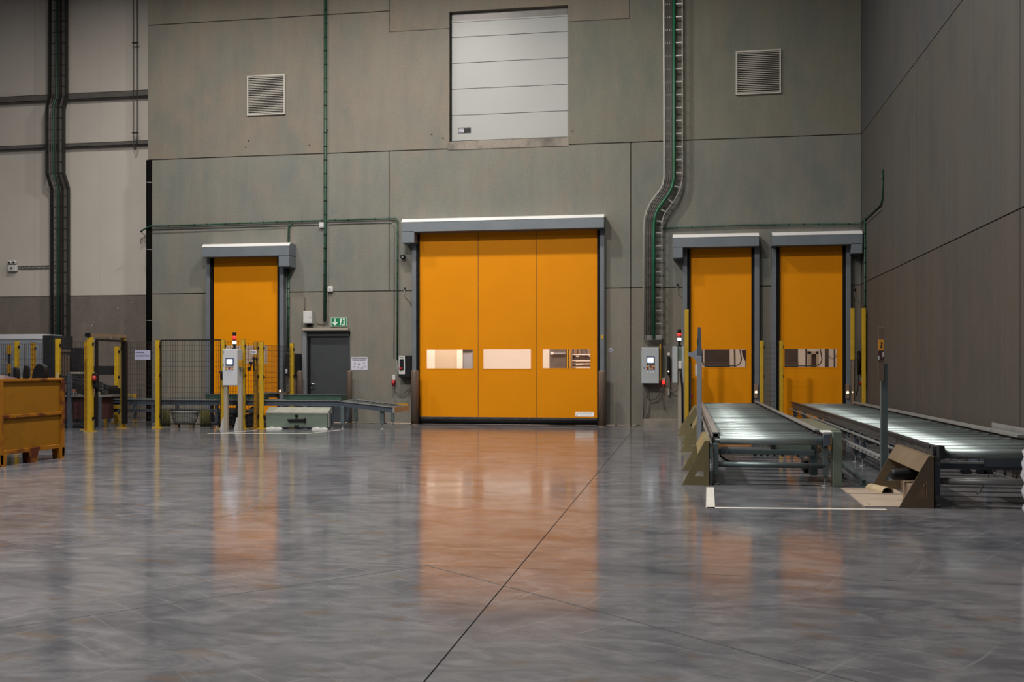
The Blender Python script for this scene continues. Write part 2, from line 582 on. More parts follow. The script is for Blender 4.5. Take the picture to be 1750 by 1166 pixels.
# painted lines on the floor
def paint(label, boxes):
    m = MB()
    for (p, q, w) in boxes:
        m.bar((p[0], p[1], 0.001), (q[0], q[1], 0.001), w, 0.002)
    o = m.build('floor_marking', 'floor_paint', None, (boxes[0][0][0], boxes[0][0][1], 0))
    tag(o, label, 'floor marking', 'painted floor lines')
paint('white painted L-shaped floor line in front of the nearer roller conveyors', [((4.38, -14.07), (4.42, -12.32), 0.085), ((4.345, -14.04), (6.03, -13.89), 0.075)])
paint('thin white floor line under the control cabinet and steel box at left', [((-5.55, -4.35), (-3.45, -4.05), 0.10), ((-3.47, -4.05), (-3.27, -2.72), 0.06), ((-5.3, -4.3), (-5.0, -3.2), 0.06)])

# ------------------------------------------------------------------ back wall: precast panels with openings
OPEN = [(-2.2, 2.13, -0.1, 4.64), (-7.54, -5.78, -0.1, 4.14), (4.25, 5.655, -0.1, 4.15), (6.25, 7.66, -0.1, 4.15),
        (-5.09, -3.955, -0.1, 2.25), (-1.461, 1.418, 6.81, 9.94)]
def panel(parent, x0, x1, z0, z1, opens, tint, y0=0.0, y1=0.28, material='concrete', g=0.012, name='panel'):
    x0 += g; x1 -= g; z0 += g; z1 -= g
    op = [o for o in opens if o[0] < x1 and o[1] > x0 and o[2] < z1 and o[3] > z0]
    xs = sorted({x0, x1} | {min(max(v, x0), x1) for o in op for v in o[:2]})
    zs = sorted({z0, z1} | {min(max(v, z0), z1) for o in op for v in o[2:]})
    m = MB()
    for i in range(len(xs) - 1):
        for j in range(len(zs) - 1):
            cx, cz = (xs[i] + xs[i + 1]) / 2, (zs[j] + zs[j + 1]) / 2
            if any(o[0] < cx < o[1] and o[2] < cz < o[3] for o in op):
                continue
            m.box(xs[i], xs[i + 1], y0, y1, zs[j], zs[j + 1])
    o = m.build(name, material, parent)
    o.color = tuple(tint) + (1,)
    return o
wb = struct('wall_back', (0, 0, 0), 'grey precast concrete panel wall carrying the orange roller doors', 'wall')
Z1, Z2, Z3, ZT = 3.225, 6.635, 10.05, 13.0
panel(wb, -9.20, 2.892, 0, Z1, OPEN, (1.0, 0.97, 0.93))
panel(wb, 2.892, XR, 0, Z1, OPEN, (0.88, 0.83, 0.77))
panel(wb, -9.20, -2.966, Z1, Z2, OPEN, (0.97, 1.0, 0.99))
panel(wb, -2.966, 2.892, Z1, Z2, OPEN, (0.96, 0.98, 0.94))
panel(wb, 2.892, XR, Z1, Z2, OPEN, (0.86, 0.90, 0.88))
lint = (-2.966, 2.864, 9.535, ZT)
panel(wb, -9.318, -1.461 + .01, Z2, Z3, OPEN + [lint], (1.02, 0.97, 0.90))
panel(wb, 1.418 - .01, XR, Z2, Z3, OPEN + [lint], (0.84, 0.86, 0.78))
panel(wb, -9.318, -2.966, Z3, ZT, OPEN, (1.0, 0.94, 0.86))
panel(wb, 2.864, XR, Z3, ZT, OPEN, (0.9, 0.92, 0.85))
panel(wb, -2.966, 2.864, 9.535, ZT, OPEN, (0.98, 0.90, 0.80))
for a, b, c, d in ((-9.19, -7.55, 3.2, 3.25), (-5.77, -2.3, 3.2, 3.25), (2.2, 4.2, 3.2, 3.25), (5.7, 6.2, 3.2, 3.25), (7.7, XR, 3.2, 3.25),
                   (-9.19, XR, 6.61, 6.66), (-9.3, -2.966, 10.03, 10.07), (2.864, XR, 10.03, 10.07), (-2.966, -1.47, 9.51, 9.56), (1.43, 2.864, 9.51, 9.56)):
    MB().box(a, b, 0.022, 0.2, c, d).build('joint_seal', 'seal_brown', wb)
for x, c, d in ((2.892, 0, 6.63), (-2.966, 3.23, 6.63), (-2.966, 9.54, 12.9), (2.864, 9.54, 12.9)):
    MB().box(x - .02, x + .02, 0.022, 0.2, c, d).build('joint_seal', 'seal_brown', wb)
sill_t = struct('trim_1', (0, 0, 6.6), 'rough pale concrete sill under the high sectional door', 'sill')
sill = MB().box(-1.50, 1.44, -0.018, 0.2, 6.60, 6.81, 0.012).build('sill_block', 'sill_concrete', sill_t)
sill.color = (1, 1, 1, 1)
# lifting-anchor holes and patches in the panels
for x, z in ((-6.60, 7.02), (-6.67, 6.86), (-5.0, 6.85), (-4.53, 7.2), (-1.62, 6.9), (1.52, 6.95), (-1.9, 7.0)):
    MB().cyl((x, -0.004, z), (x, 0.01, z), 0.022, 10).build('anchor_hole', 'joint_filler', wb)
pl_t = struct('trim_2', (3.6, -0.1, 0), 'low concrete plinth at the wall below the grey wall cabinet', 'plinth')
pl = MB().prism([(3.20, 0.0), (4.06, 0.0), (4.06, 0.165), (3.20, 0.165)], -0.17, 0.0, 'y').build('plinth_block', 'sill_concrete', pl_t)
pl.color = (0.95, 0.95, 0.93, 1)

# right wall
wr = struct('wall_right', (XR, 0, 0), 'grey precast concrete side wall at the right, shade painted in', 'wall')
ys = [0.0, -5.55, -11.1, -16.65, -22.2]
k = 0
for i in range(4):
    for (z0, z1) in ((0, 3.245), (3.245, 6.63), (6.63, ZT)):
        k += 1
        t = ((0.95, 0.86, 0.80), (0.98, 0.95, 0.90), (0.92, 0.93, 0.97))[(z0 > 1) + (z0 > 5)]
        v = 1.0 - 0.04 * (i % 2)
        o = MB().box(XR, XR + .25, ys[i + 1] + .008, ys[i] - .008, z0 + .009, z1 - .009).build('panel', 'concrete_shaded', wr)
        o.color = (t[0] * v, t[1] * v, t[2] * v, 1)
MB().box(XR + .03, XR + .2, -22.2, 0.25, 0, ZT).build('joint_seal', 'seal_brown', wr)

# left wall: concrete dado, light sandwich panels
wl = struct('wall_left', (-9.3, 0.6, 0), 'pale sandwich panel wall over a brown concrete base at the left', 'wall')
xs = [-9.15, -11.0, -12.9, -14.8, -16.7, -18.6, -20.5]
for i in range(6):
    MB().box(xs[i + 1] + .002, xs[i] - .002, 0.6, 0.75, 3.255, ZT, 0.003).build('panel', 'white_panel', wl)
o = MB().box(-20.5, -9.15, 0.58, 0.85, 0, 3.235).build('dado', 'concrete_dado', wl)
MB().box(-20.5, -9.15, 0.61, 0.80, 3.2, 3.3).build('joint_seal', 'seal_brown', wl)
for i in range(9):
    x, z = -11.3 + random.random() * 1.9, 1.95 + random.random() * 1.15
    MB().prism([(x, z), (x + .03, z + .012), (x + .042, z + .035), (x + .012, z + .026)], 0.574, 0.581).build('paint_chip', 'white_panel', wl)
for z, hgt, dep in ((8.47, 0.16, 0.16), (7.195, 0.10, 0.14)):
    m = MB().box(-20.5, -9.34, 0.6 - dep, 0.6 - dep + .012, z - hgt / 2, z + hgt / 2)
    m.box(-20.5, -9.34, 0.6 - dep, 0.6, z + hgt / 2 - .012, z + hgt / 2)
    m.box(-20.5, -9.34, 0.6 - dep, 0.6, z - hgt / 2, z - hgt / 2 + .012)
    o = m.build('wall_purlin', 'purlin_steel', None, (-14, 0.5, z))
    tag(o, 'upper horizontal steel rail across the pale panel wall' if z > 8 else 'lower horizontal steel rail across the pale panel wall', 'steel rail', 'rails on the pale wall')
pp = thing('downpipe', (-9.27, 0.1, 0), 'tall black pipe in the gap between pale wall and concrete wall', 'pipe')
MB().cyl((-9.268, 0.0, 0.0), (-9.268, 0.0, 6.62), 0.075, 16).build('pipe', 'pipe_black', pp)
for z in (6.05, 4.35, 2.55):
    MB().cyl((-9.268, 0.0, z - .01), (-9.268, 0.0, z + .01), 0.080, 16).build('clamp', 'conduit_grey', pp)

# ------------------------------------------------------------------ room behind the doors
br = struct('floor_beyond', (0, 0.7, 0), 'floor of the lit room seen through the door panes', 'floor')
MB().box(-9, XR, 0.7, 6.2, -0.2, 0).build('slab', 'room_floor', br)
bw = struct('wall_beyond', (0, 6.0, 0), 'cream wall of the lit room seen through the door panes', 'wall')
MB().box(-9, XR, 6.0, 6.15, 0, 5).build('panel', 'cream_paint', bw)
MB().box(-9, XR, 0.29, 6.15, 5.0, 5.1).build('soffit', 'cream_paint', bw)
MB().box(-9.1, -9, 0.6, 6.15, 0, 5).build('end_panel', 'cream_paint', bw)
MB().box(XR, XR + .1, 0.25, 6.15, 0, 5).build('end_panel', 'cream_paint', bw)
MB().box(-3.2, -3.1, 0.29, 6.15, 0, 5).build('partition', 'cream_paint', bw)
MB().box(3.0, 3.1, 0.29, 6.15, 0, 5).build('partition', 'cream_paint', bw)
o = thing('beige_partition', (-2.2, 3.0, 0), 'beige panel with cream posts behind the left pane of the big orange door', 'partition')
MB().box(-2.57, -1.95, 3.02, 3.08, 0, 3.4).build('board', 'beige_paint', o)
MB().box(-1.95, -1.79, 3.0, 3.08, 0, 3.4).build('post', 'cream_paint', o)
MB().box(-2.90, -2.57, 3.0, 3.08, 0, 3.4).build('post', 'cream_paint', o)
o = thing('grey_locker', (-1.66, 3.0, 0), 'narrow grey unit behind the left pane of the big orange door', 'cabinet')
MB().box(-1.78, -1.535, 3.0, 3.5, 0, 1.80, 0.01).build('body', 'wrapped_grey', o)
MB().box(-1.785, -1.53, 2.98, 3.5, 1.80, 1.86).build('cap', 'dark_machine', o)
o = thing('machine_cabinet', (0.8, 3.0, 0), 'dark grey machine cabinet behind the right pane of the big orange door', 'machine')
MB().box(0.575, 1.03, 3.0, 3.8, 0, 2.3, 0.02).build('body', 'room_grey', o)
MB().box(0.63, 1.01, 2.97, 3.0, 1.71, 1.76).build('strip', 'wrapped_grey', o)
MB().box(0.61, 0.70, 2.96, 3.0, 1.70, 1.77, 0.01).build('lamp', 'white_plastic', o)
o = thing('racking_upright', (1.1, 2.95, 0), 'yellow upright between machine and shelves behind the right pane', 'post')
MB().box(1.05, 1.085, 2.95, 3.05, 0, 3.2).build('post', 'yellow_paint', o)
MB().box(1.11, 1.155, 2.95, 3.05, 0, 3.2).build('post', 'amber_paint', o)
o = thing('storage_rack', (1.5, 3.4, 0), 'loaded brown storage rack behind the right pane of the big orange door', 'rack')
for z in (0.5, 1.36, 1.45, 1.53, 1.69):
    MB().box(1.17, 2.35, 3.0, 3.9, z, z + .022).build('shelf', 'cream_paint', o)
for x in (1.165, 2.3):
    MB().box(x, x + .03, 3.0, 3.9, 0, 3.0).build('upright', 'carton_brown', o)
rb = random.Random(3)
for z, hh in ((0.52, 0.7), (1.382, 0.06), (1.472, 0.05), (1.552, 0.13), (1.712, 0.3)):
    x = 1.22
    while x < 2.2:
        w = 0.08 + rb.random() * 0.13
        MB().box(x, x + w - .015, 3.05, 3.8, z, z + hh * (0.6 + 0.4 * rb.random()), 0.004).build('carton', 'carton_brown' if rb.random() > .35 else 'room_grey', o)
        x += w
def lift_gate(x0, xp, xh, lab):
    o = thing('lift_gate', ((x0 + xh) / 2, 2.0, 0), lab, 'gate')
    MB().box(x0, xp, 2.2, 2.3, 0.0, 2.3).build('panel', 'room_grey', o)
    for z in (1.43, 1.48):
        MB().box(x0 - .05, xp, 1.97, 2.02, z, z + .02).build('rail', 'conduit_grey', o)
    MB().tube([(x0 - .06, 1.95, 2.0), (x0 - .06, 1.95, 1.50), (x0 - .02, 1.95, 1.42), (x0 + .04, 1.95, 1.40), (xh - .14, 1.95, 1.40), (xh - .04, 1.95, 1.45), (xh, 1.95, 1.55), (xh - .02, 1.95, 1.70), (xh - .06, 1.95, 1.9)], 0.014, 8).build('hoop', 'dark_machine', o)
    MB().box(x0, xp, 1.97, 2.2, 0, 0.5, 0.01).build('base', 'room_grey', o)
    return o
o = lift_gate(4.63, 5.25, 5.53, 'grey panel with black hoop rail behind the pane of the nearer right-hand door')
MB().bar((5.39, 2.02, 0), (5.36, 2.02, 2.2), .04, .04).build('post', 'bollard_bronze', o)
o = thing('red_cable_drop', (5.6, 2.1, 1.2), 'dark red hanging cover behind the right end of the nearer right-hand door pane', 'cover')
MB().prism([(5.54, 1.80), (5.64, 1.80), (5.64, 1.50), (5.60, 1.58), (5.56, 1.66)], 2.1, 2.14).build('cover', 'maroon', o)
MB().box(5.635, 5.66, 2.1, 2.15, 0, 2.2).build('post', 'bollard_bronze', o)
o = lift_gate(6.50, 6.92, 7.46, 'grey panel with black hoop rail behind the pane of the rightmost orange door')
MB().box(7.08, 7.12, 2.06, 2.1, 0, 2.2).build('post', 'room_grey', o)
o = thing('maroon_unit', (7.33, 2.6, 0), 'maroon unit in a pale frame behind the rightmost orange door pane', 'machine')
MB().box(7.28, 7.40, 2.6, 2.9, 0, 1.70, 0.01).build('body', 'maroon', o)
MB().box(7.22, 7.28, 2.58, 2.9, 0, 1.77).box(7.40, 7.46, 2.58, 2.9, 0, 1.77).box(7.22, 7.46, 2.58, 2.9, 1.70, 1.77).build('frame', 'beige_paint', o)
o = thing('grey_column', (7.6, 2.0, 0), 'brown-grey column behind the right end of the rightmost door pane', 'column')
MB().box(7.545, 7.625, 2.0, 2.1, 0, 2.6, .004).build('column', 'room_grey', o)
MB().box(7.755, 7.785, 2.0, 2.1, 0, 2.6, .004).build('pipe', 'room_grey', o)
MB().tube([(7.62, 2.0, 1.66), (7.68, 2.0, 1.58), (7.74, 2.0, 1.57), (7.80, 2.0, 1.62), (7.82, 2.0, 1.75)], .008, 6).build('cable', 'dark_machine', o)

# ------------------------------------------------------------------ roller doors
def roller_door(name, label, x0, x1, ztop, hx0, hx1, hz0, hz1, motor, mz0, windows, columns, zbot=0.17, seal=True, group='orange roller doors'):
    d = struct(name, ((x0 + x1) / 2, 0, 0), label, 'door')
    d['group'] = group
    # housing: a box with a bright sloped cover on its top front edge
    hd = MB().prism([(-0.45, hz0), (0.0, hz0), (0.0, hz1), (-0.36, hz1), (-0.45, hz1 - .075)], hx0, hx1, 'x').build('housing', 'steel_housing', d)
    MB().prism([(-0.458, hz1 - .078), (-0.36, hz1 + .006), (-0.02, hz1 + .006), (-0.02, hz1), (-0.362, hz1), (-0.45, hz1 - .078)], hx0 - .004, hx1 + .004, 'x').build('cover_strip', 'bright_aluminium', hd)
    mx0, mx1 = motor
    m = MB().box(mx0, mx1, -0.45, 0, mz0, hz0 + .02, 0.008)
    ex = (hx0 - .003, hx0 + .002) if mx0 <= hx0 + .05 else (hx1 - .002, hx1 + .003)
    m.build('motor_box', 'steel_housing', d)
    # guides
    for s, gx in ((-1, x0), (1, x1)):
        a, b = (gx - .16, gx - .055) if s < 0 else (gx + .055, gx + .16)
        MB().box(a, b, -0.16, 0.0, 0, hz0, 0.006).build('guide', 'steel_guide', d)
        a, b = (gx - .056, gx + .012) if s < 0 else (gx - .012, gx + .056)
        MB().box(a, b, -0.13, 0.0, 0, hz0).build('guide_slot', 'black_rubber', d)
    # curtain fields, each with its pane opening
    for (a, b) in zip(columns[:-1], columns[1:]):
        op = [w for w in windows if a < (w[0] + w[1]) / 2 < b]
        a2 = a + (.006 if a > x0 + .01 else 0)
        b2 = b - (.006 if b < x1 - .01 else 0)
        m = MB().prism([(a2, zbot), (b2, zbot), (b2, hz0 + .1), (a2, hz0 + .1)], -0.062, -0.052, 'y',
                       [[(w[0], w[2]), (w[1], w[2]), (w[1], w[3]), (w[0], w[3])] for w in op])
        c = m.build('curtain', 'orange_vinyl', d)
        for w in op:
            MB().box(w[0], w[1], -0.058, -0.055, w[2], w[3]).build('pane', 'clear_vinyl', c)
            e = 0.022
            MB().prism([(w[0] - e, w[2] - e), (w[1] + e, w[2] - e), (w[1] + e, w[3] + e), (w[0] - e, w[3] + e)], -0.066, -0.061, 'y',
                       [[(w[0], w[2]), (w[1], w[2]), (w[1], w[3]), (w[0], w[3])]]).build('pane_welt', 'orange_vinyl', c)
    for c in columns[1:-1]:
        MB().box(c - .012, c + .012, -0.056, -0.045, zbot, hz0).build('seam', 'joint_filler', d)
    MB().box(x0, x1, -0.050, -0.046, 3.08, 3.10).build('lath', 'amber_paint', d)
    if seal:
        MB().box(x0, x1, -0.085, -0.03, zbot - .055, zbot + .004, 0.006).build('bottom_bar', 'scuffed_rubber', d)
        MB().tube([(x0, -0.058, 0.06), (x1, -0.058, 0.06)], 0.058, 12).build('bottom_seal', 'black_rubber', d)
    return d
big = roller_door('door_1', 'wide orange roller door with three panes in the middle of the wall', -2.19, 2.125, 4.64, -2.53, 2.297, 4.595, 4.905,
                  (-2.53, -2.213), 4.335, [(-2.005, -0.86, 1.337, 1.79), (-0.612, 0.535, 1.33, 1.795), (0.822, 1.95, 1.345, 1.79)], [-2.19, -0.741, 0.663, 2.125])
st = MB().box(1.60, 2.03, -0.066, -0.0625, 0.205, 0.315).build('company_sticker', 'white_sticker', big)
MB().text('IS CONSTRUCTIONS', 1.70, -0.0672, 0.268, 0.042, width=0.30).build('lettering', 'ink', st)
MB().word_bars(1.70, -0.0672, 0.232, 0.29, 0.014, 2).build('small_print', 'ink_pale', st)
MB().prism([(1.650 + .030 * math.cos(t), .262 + .030 * math.sin(t)) for t in [0.2 + i * .3 for i in range(9)]], -0.0675, -0.0665).build('logo', 'orange_sticker', st)
MB().prism([(1.648 + .032 * math.cos(t), .252 + .032 * math.sin(t)) for t in [2.9 + i * .25 for i in range(9)]], -0.0675, -0.0665).build('logo', 'ink', st)
ld = roller_door('door_2', 'narrow orange roller door behind the fence at the left', -7.50, -5.775, 4.14, -7.62, -5.352, 4.09, 4.405,
                 (-5.622, -5.352), 3.82, [(-7.233, -6.074, 1.452, 1.91)], [-7.50, -5.775], 0.17)
r1 = roller_door('door_3', 'narrow orange roller door behind the nearer conveyor with its motor box at left', 4.25, 5.655, 4.15, 3.871, 5.784, 4.10, 4.40,
                 (3.871, 4.095), 3.86, [(4.44, 5.53, 1.365, 1.775)], [4.25, 5.655], 0.17)
r2 = roller_door('door_4', 'rightmost narrow orange roller door with its motor box beside the corner', 6.25, 7.66, 4.15, 6.079, 8.02, 4.10, 4.40,
                 (7.783, 8.02), 3.89, [(6.38, 7.52, 1.365, 1.785)], [6.25, 7.66], 0.17)
MB().box(2.205, 2.265, -0.166, -0.159, 2.02, 2.12).build('yellow_sticker', 'yellow_paint', big)
for dd, xx in ((r1, 5.74), (r2, 7.74)):
    MB().box(xx - .04, xx + .04, -0.20, -0.158, 0.66, 0.98, 0.005).build('sensor', 'carton_brown', dd)
    MB().cyl((xx, -0.215, 0.80), (xx, -0.195, 0.80), 0.03, 12).build('sensor_lamp', 'lamp_spark', dd)

# upper sectional door
sd = struct('door_5', (0, 0.12, 6.8), 'light grey sectional door high in the concrete wall', 'door')
zz = [6.845, 7.47, 8.10, 8.73, 9.36, 9.745]
for a, b in zip(zz[:-1], zz[1:]):
    MB().box(-1.43, 1.418, 0.13, 0.17, a + .004, b - .004, 0.006).build('door_section', 'grey_sheet', sd)
MB().box(-1.43, 1.418, 0.145, 0.175, 6.82, 9.75).build('backing', 'joint_filler', sd)
MB().box(-1.461, 1.418, 0.12, 0.20, 6.805, 6.845).build('bottom_seal', 'black_rubber', sd)
MB().box(-1.461, -1.43, 0.10, 0.20, 6.81, 9.94).build('side_seal', 'black_rubber', sd)
MB().box(-1.461, 1.418, 0.14, 0.24, 9.735, 9.94).build('head_shade_panel', 'purlin_steel', sd)  # dark strip paints the shade of the reveal above the door
MB().box(-1.43, 1.418, 0.115, 0.14, 9.72, 9.75).build('head_trim', 'grey_sheet', sd)
pk = MB().box(-1.27, -0.96, 0.120, 0.131, 7.03, 7.16, 0.003).build('type_plate', 'black_plastic', sd)
MB().box(-1.255, -1.13, 0.117, 0.121, 7.045, 7.145).build('type_label', 'paper', pk)
MB().word_bars(-1.25, 0.1163, 7.105, 0.11, 0.014, 3).word_bars(-1.25, 0.1163, 7.07, 0.09, 0.014, 4).build('small_print', 'ink', pk)

# personnel door
pd = struct('door_6', (-4.5, 0, 0), 'dark grey steel personnel door beside a green exit sign', 'door')
MB().box(-5.09, -3.955, 0.06, 0.11, 0.01, 2.17, 0.004).build('leaf', 'door_grey', pd)
MB().box(-5.175, -5.06, -0.06, 0.12, 0, 2.25, 0.006).build('jamb', 'frame_grey', pd)
MB().box(-5.062, -5.0, 0.02, 0.12, 0, 2.25).build('rebate', 'black_rubber', pd)
MB().box(-3.985, -3.955, 0.0, 0.12, 0, 2.25).build('jamb', 'door_grey', pd)
MB().box(-5.09, -3.955, 0.0, 0.12, 2.13, 2.25).build('head', 'door_grey', pd)
MB().box(-5.14, -3.965, -0.13, 0.0, 2.262, 2.335, 0.008).build('canopy', 'stand_beige', pd)
h = MB().box(-4.985, -4.95, 0.045, 0.06, 0.80, 1.02, 0.003).build('lock_plate', 'door_grey', pd)
MB().tube([(-4.967, 0.055, 0.955), (-4.967, 0.0, 0.955), (-4.95, -.005, 0.955), (-4.86, -.005, 0.955)], 0.012, 8).build('handle', 'chrome', h)
MB().cyl((-4.967, 0.03, 0.86), (-4.967, 0.05, 0.86), 0.016, 10).build('lock_cylinder', 'chrome', h)

# ------------------------------------------------------------------ vents
def vent(x0, x1, z0, z1, n, lab):
    t = thing('wall_vent', ((x0 + x1) / 2, 0, z0), lab, 'vent', 'square louvred vents')
    e = 0.032
    MB().prism([(x0, z0), (x1, z0), (x1, z1), (x0, z1)], -0.05, 0.0, 'y', [[(x0 + e, z0 + e), (x1 - e, z0 + e), (x1 - e, z1 - e), (x0 + e, z1 - e)]]).build('frame', 'louvre_paint', t)
    MB().box(x0 + e, x1 - e, -0.006, 0.0, z0 + e, z1 - e).build('duct_back', 'dark_void', t)
    first = None
    p = (z1 - z0 - 2 * e) / n
    for i in range(n):
        zc = z0 + e + p * (i + .5)
        if first is None:
            first = MB().prism([(-0.047, zc - p * .22), (-0.044, zc - p * .22), (-0.030, zc + p * .16), (-0.034, zc + p * .18), (-0.044, zc + p * .14), (-0.047, zc + p * .14)], x0 + e, x1 - e, 'x').build('slat', 'louvre_paint', t)
            zf = zc
        else:
            c = first.copy()
            COL.objects.link(c)
            c.location = first.location + Vector((0, 0, zc - zf))
vent(-6.62, -5.625, 7.64, 8.63, 22, 'square louvred vent above the left orange door')
vent(5.295, 6.305, 7.628, 8.633, 22, 'square louvred vent high above the two right-hand doors')

# ------------------------------------------------------------------ cable ladders
def offset_path(path, off):
    out = []
    for i, p in enumerate(path):
        a, b = path[max(i - 1, 0)], path[min(i + 1, len(path) - 1)]
        dx, dz = b[0] - a[0], b[1] - a[1]
        l = math.hypot(dx, dz)
        out.append((p[0] - dz / l * off, p[1] + dx / l * off))
    return out
lt = thing('cable_ladder', (3.4, -0.2, 2.0), 'bent zinc cable ladder with green cable above the right control cabinet', 'cable ladder', 'wall cable ladders')
path = [(3.402, 2.02), (3.402, 4.55), (3.41, 4.75), (3.45, 4.93), (3.53, 5.09), (3.63, 5.22), (3.735, 5.36), (3.82, 5.52), (3.86, 5.70), (3.868, 5.9), (3.862, 12.5)]
def along(off, y, i0=0, i1=None):
    return [(a, y, b) for a, b in offset_path(path, off)][i0:i1]
for off, nm in ((-0.215, 'side_rail'), (0.21, 'side_rail')):
    m = MB()
    pts = along(off, -0.17)
    for p, q in zip(pts[:-1], pts[1:]):
        m.bar(p, q, 0.022 if off > 0 else 0.018, 0.075, (0, 1, 0))
    m.build(nm, 'tray_zinc', lt)
# rungs along the path
tot = 0.3
cum = [0]
for a, b in zip(path[:-1], path[1:]):
    cum.append(cum[-1] + math.hypot(b[0] - a[0], b[1] - a[1]))
def at(s):
    for i in range(len(path) - 1):
        if s <= cum[i + 1]:
            t = (s - cum[i]) / (cum[i + 1] - cum[i])
            a, b = path[i], path[i + 1]
            dx, dz = (b[0] - a[0]) / (cum[i + 1] - cum[i]), (b[1] - a[1]) / (cum[i + 1] - cum[i])
            return (a[0] + (b[0] - a[0]) * t, a[1] + (b[1] - a[1]) * t, dx, dz)
s = 0.06
while s < cum[-1]:
    x, z, dx, dz = at(s)
    n = (-dz, dx)   # left-hand normal in XZ
    p0 = (x - n[0] * -0.20, -0.15, z - n[1] * -0.20)
    p1 = (x - n[0] * 0.21, -0.15, z - n[1] * 0.21)
    MB().bar(p0, p1, 0.03, 0.028, (0, 1, 0)).build('rung', 'tray_zinc', lt)
    s += 0.30
MB().tube(along(-0.03, -0.205), 0.034, 10).build('green_cable', 'green_cable', lt)
for off, r, mt in ((0.02, 0.012, 'grey_cable'), (0.055, 0.014, 'grey_cable'), (0.10, 0.013, 'grey_cable'), (0.14, 0.012, 'grey_cable')):
    MB().tube(along(off, -0.19), r, 6).build('cable', mt, lt)
MB().tube(along(0.185, -0.21), 0.017, 8).build('conduit', 'conduit_grey', lt)
MB().box(3.19, 3.62, -0.2, -0.1, 2.00, 2.10, 0.004).build('end_bracket', 'tray_zinc', lt)

ll = thing('cable_ladder', (-12.0, 0.3, 0), 'dark cable ladder running up the pale wall past both rails', 'cable ladder', 'wall cable ladders')
YP = [(0.0, 0.42), (6.05, 0.42), (6.40, 0.22), (8.15, 0.22), (8.42, 0.34), (12.5, 0.34)]
XO = -12.02
for dx, w, dpt, mt in ((-0.25, .03, .10, 'dark_tray'), (0.07, .03, .10, 'dark_tray'), (0.15, .03, .08, 'purlin_steel'), (0.235, .035, .10, 'dark_tray')):
    m = MB()
    for (za, ya), (zb, yb) in zip(YP[:-1], YP[1:]):
        m.bar((XO + dx, ya, za), (XO + dx, yb, zb + .01), w, dpt, (0, 1, 0))
    m.build('side_rail', mt, ll)
def ladder_y(z):
    for (za, ya), (zb, yb) in zip(YP[:-1], YP[1:]):
        if z <= zb:
            return ya + (yb - ya) * (z - za) / (zb - za)
z = 0.15
while z < 12.3:
    y = ladder_y(z)
    MB().bar((XO - .25, y - .03, z), (XO + .24, y - .03, z), 0.02, 0.02).build('rung', 'dark_tray', ll)
    z += 0.285
for dx, mt, r in ((-0.16, 'grey_cable', .012), (-0.09, 'grey_cable', .014), (-0.03, 'dark_green_cable', .024), (0.02, 'dark_tray', .016)):
    MB().tube([(XO + dx, y - .05, z) for z, y in YP], r, 7).build('cable', mt, ll)

cp = thing('conduit_pair', (-9.9, 0.45, 7.1), 'pair of thin upright conduits on pale wall beside the concrete wall', 'conduit')
for x in (-9.94, -9.83):
    MB().tube([(x, 0.40, 12.5), (x, 0.40, 7.35), (x + (.02 if x < -9.9 else -.02), 0.40, 7.08), (-9.885, 0.40, 6.99)], 0.012, 6).build('conduit', 'dark_tray', cp)
for z in (9.75, 7.42):
    MB().box(-9.965, -9.805, 0.38, 0.43, z, z + .03).build('clamp', 'dark_tray', cp)

# ------------------------------------------------------------------ green conduits on the concrete wall
def conduit(name, label, runs, r, mt='green_cable', step=0.33, side=None, group='green wall conduits', side_mat='conduit_grey'):
    p = runs[0][0]
    t = thing(name, p, label, 'conduit', group)
    for pts in runs:
        MB().tube(pts, r, 8).build('conduit', mt, t)
        ties = MB()
        for a, b in zip(pts[:-1], pts[1:]):
            a, b = Vector(a), Vector(b)
            n = int((b - a).length / step)
            for i in range(1, n + 1):
                q = a + (b - a) * (i / (n + .5))
                d = (b - a).normalized() * .011
                ties.tube([q - d, q + d], r * 1.25, 8)
        if ties.v:
            ties.build('cable_ties', 'black_plastic', t)
    for pts, rr in (side or []):
        MB().tube(pts, rr, 6).build('grey_conduit', side_mat, t)
    return t
conduit('green_conduit', 'tall upright green conduit left of the high sectional door', [[(-4.565, -0.05, 12.5), (-4.575, -0.05, 4.95), (-4.585, -0.05, 2.50)]], 0.036, 'dark_green_cable',
        side=[([(-4.51, -0.02, 4.9), (-4.52, -0.02, 2.46), (-4.60, -0.02, 2.42), (-4.80, -0.02, 2.45)], .011), ([(-4.62, -0.02, 4.9), (-4.635, -0.02, 2.5)], .010)])
conduit('green_conduit', 'level green conduit above the left orange door reaching down beside black switch box',
        [[(-9.45, -0.10, 4.80), (-9.34, -0.115, 4.86), (-9.20, -0.11, 4.93), (-9.05, -0.05, 4.94), (-7.5, -0.05, 4.95), (-5.0, -0.05, 4.975), (-2.78, -0.05, 4.985), (-2.735, -0.05, 4.93), (-2.745, -0.05, 1.55)]], 0.020, 'dark_green_cable',
        side=[([(-9.2, -0.02, 4.86), (-2.9, -0.02, 4.90), (-2.83, -0.02, 4.80), (-2.84, -0.02, 1.6)], .010), ([(-9.2, -0.02, 4.77), (-5.6, -0.02, 4.83)], .006)])
conduit('green_conduit', 'short upright green conduit passing behind the left orange door motor box',
        [[(-5.45, -0.045, 4.93), (-5.52, -0.045, 4.86), (-5.53, -0.045, 4.42)], [(-5.53, -0.045, 3.80), (-5.535, -0.045, 1.75)]], 0.026, 'dark_green_cable', 0.25,
        side=[([(-5.58, -0.02, 3.82), (-5.59, -0.02, 1.75)], .012)])
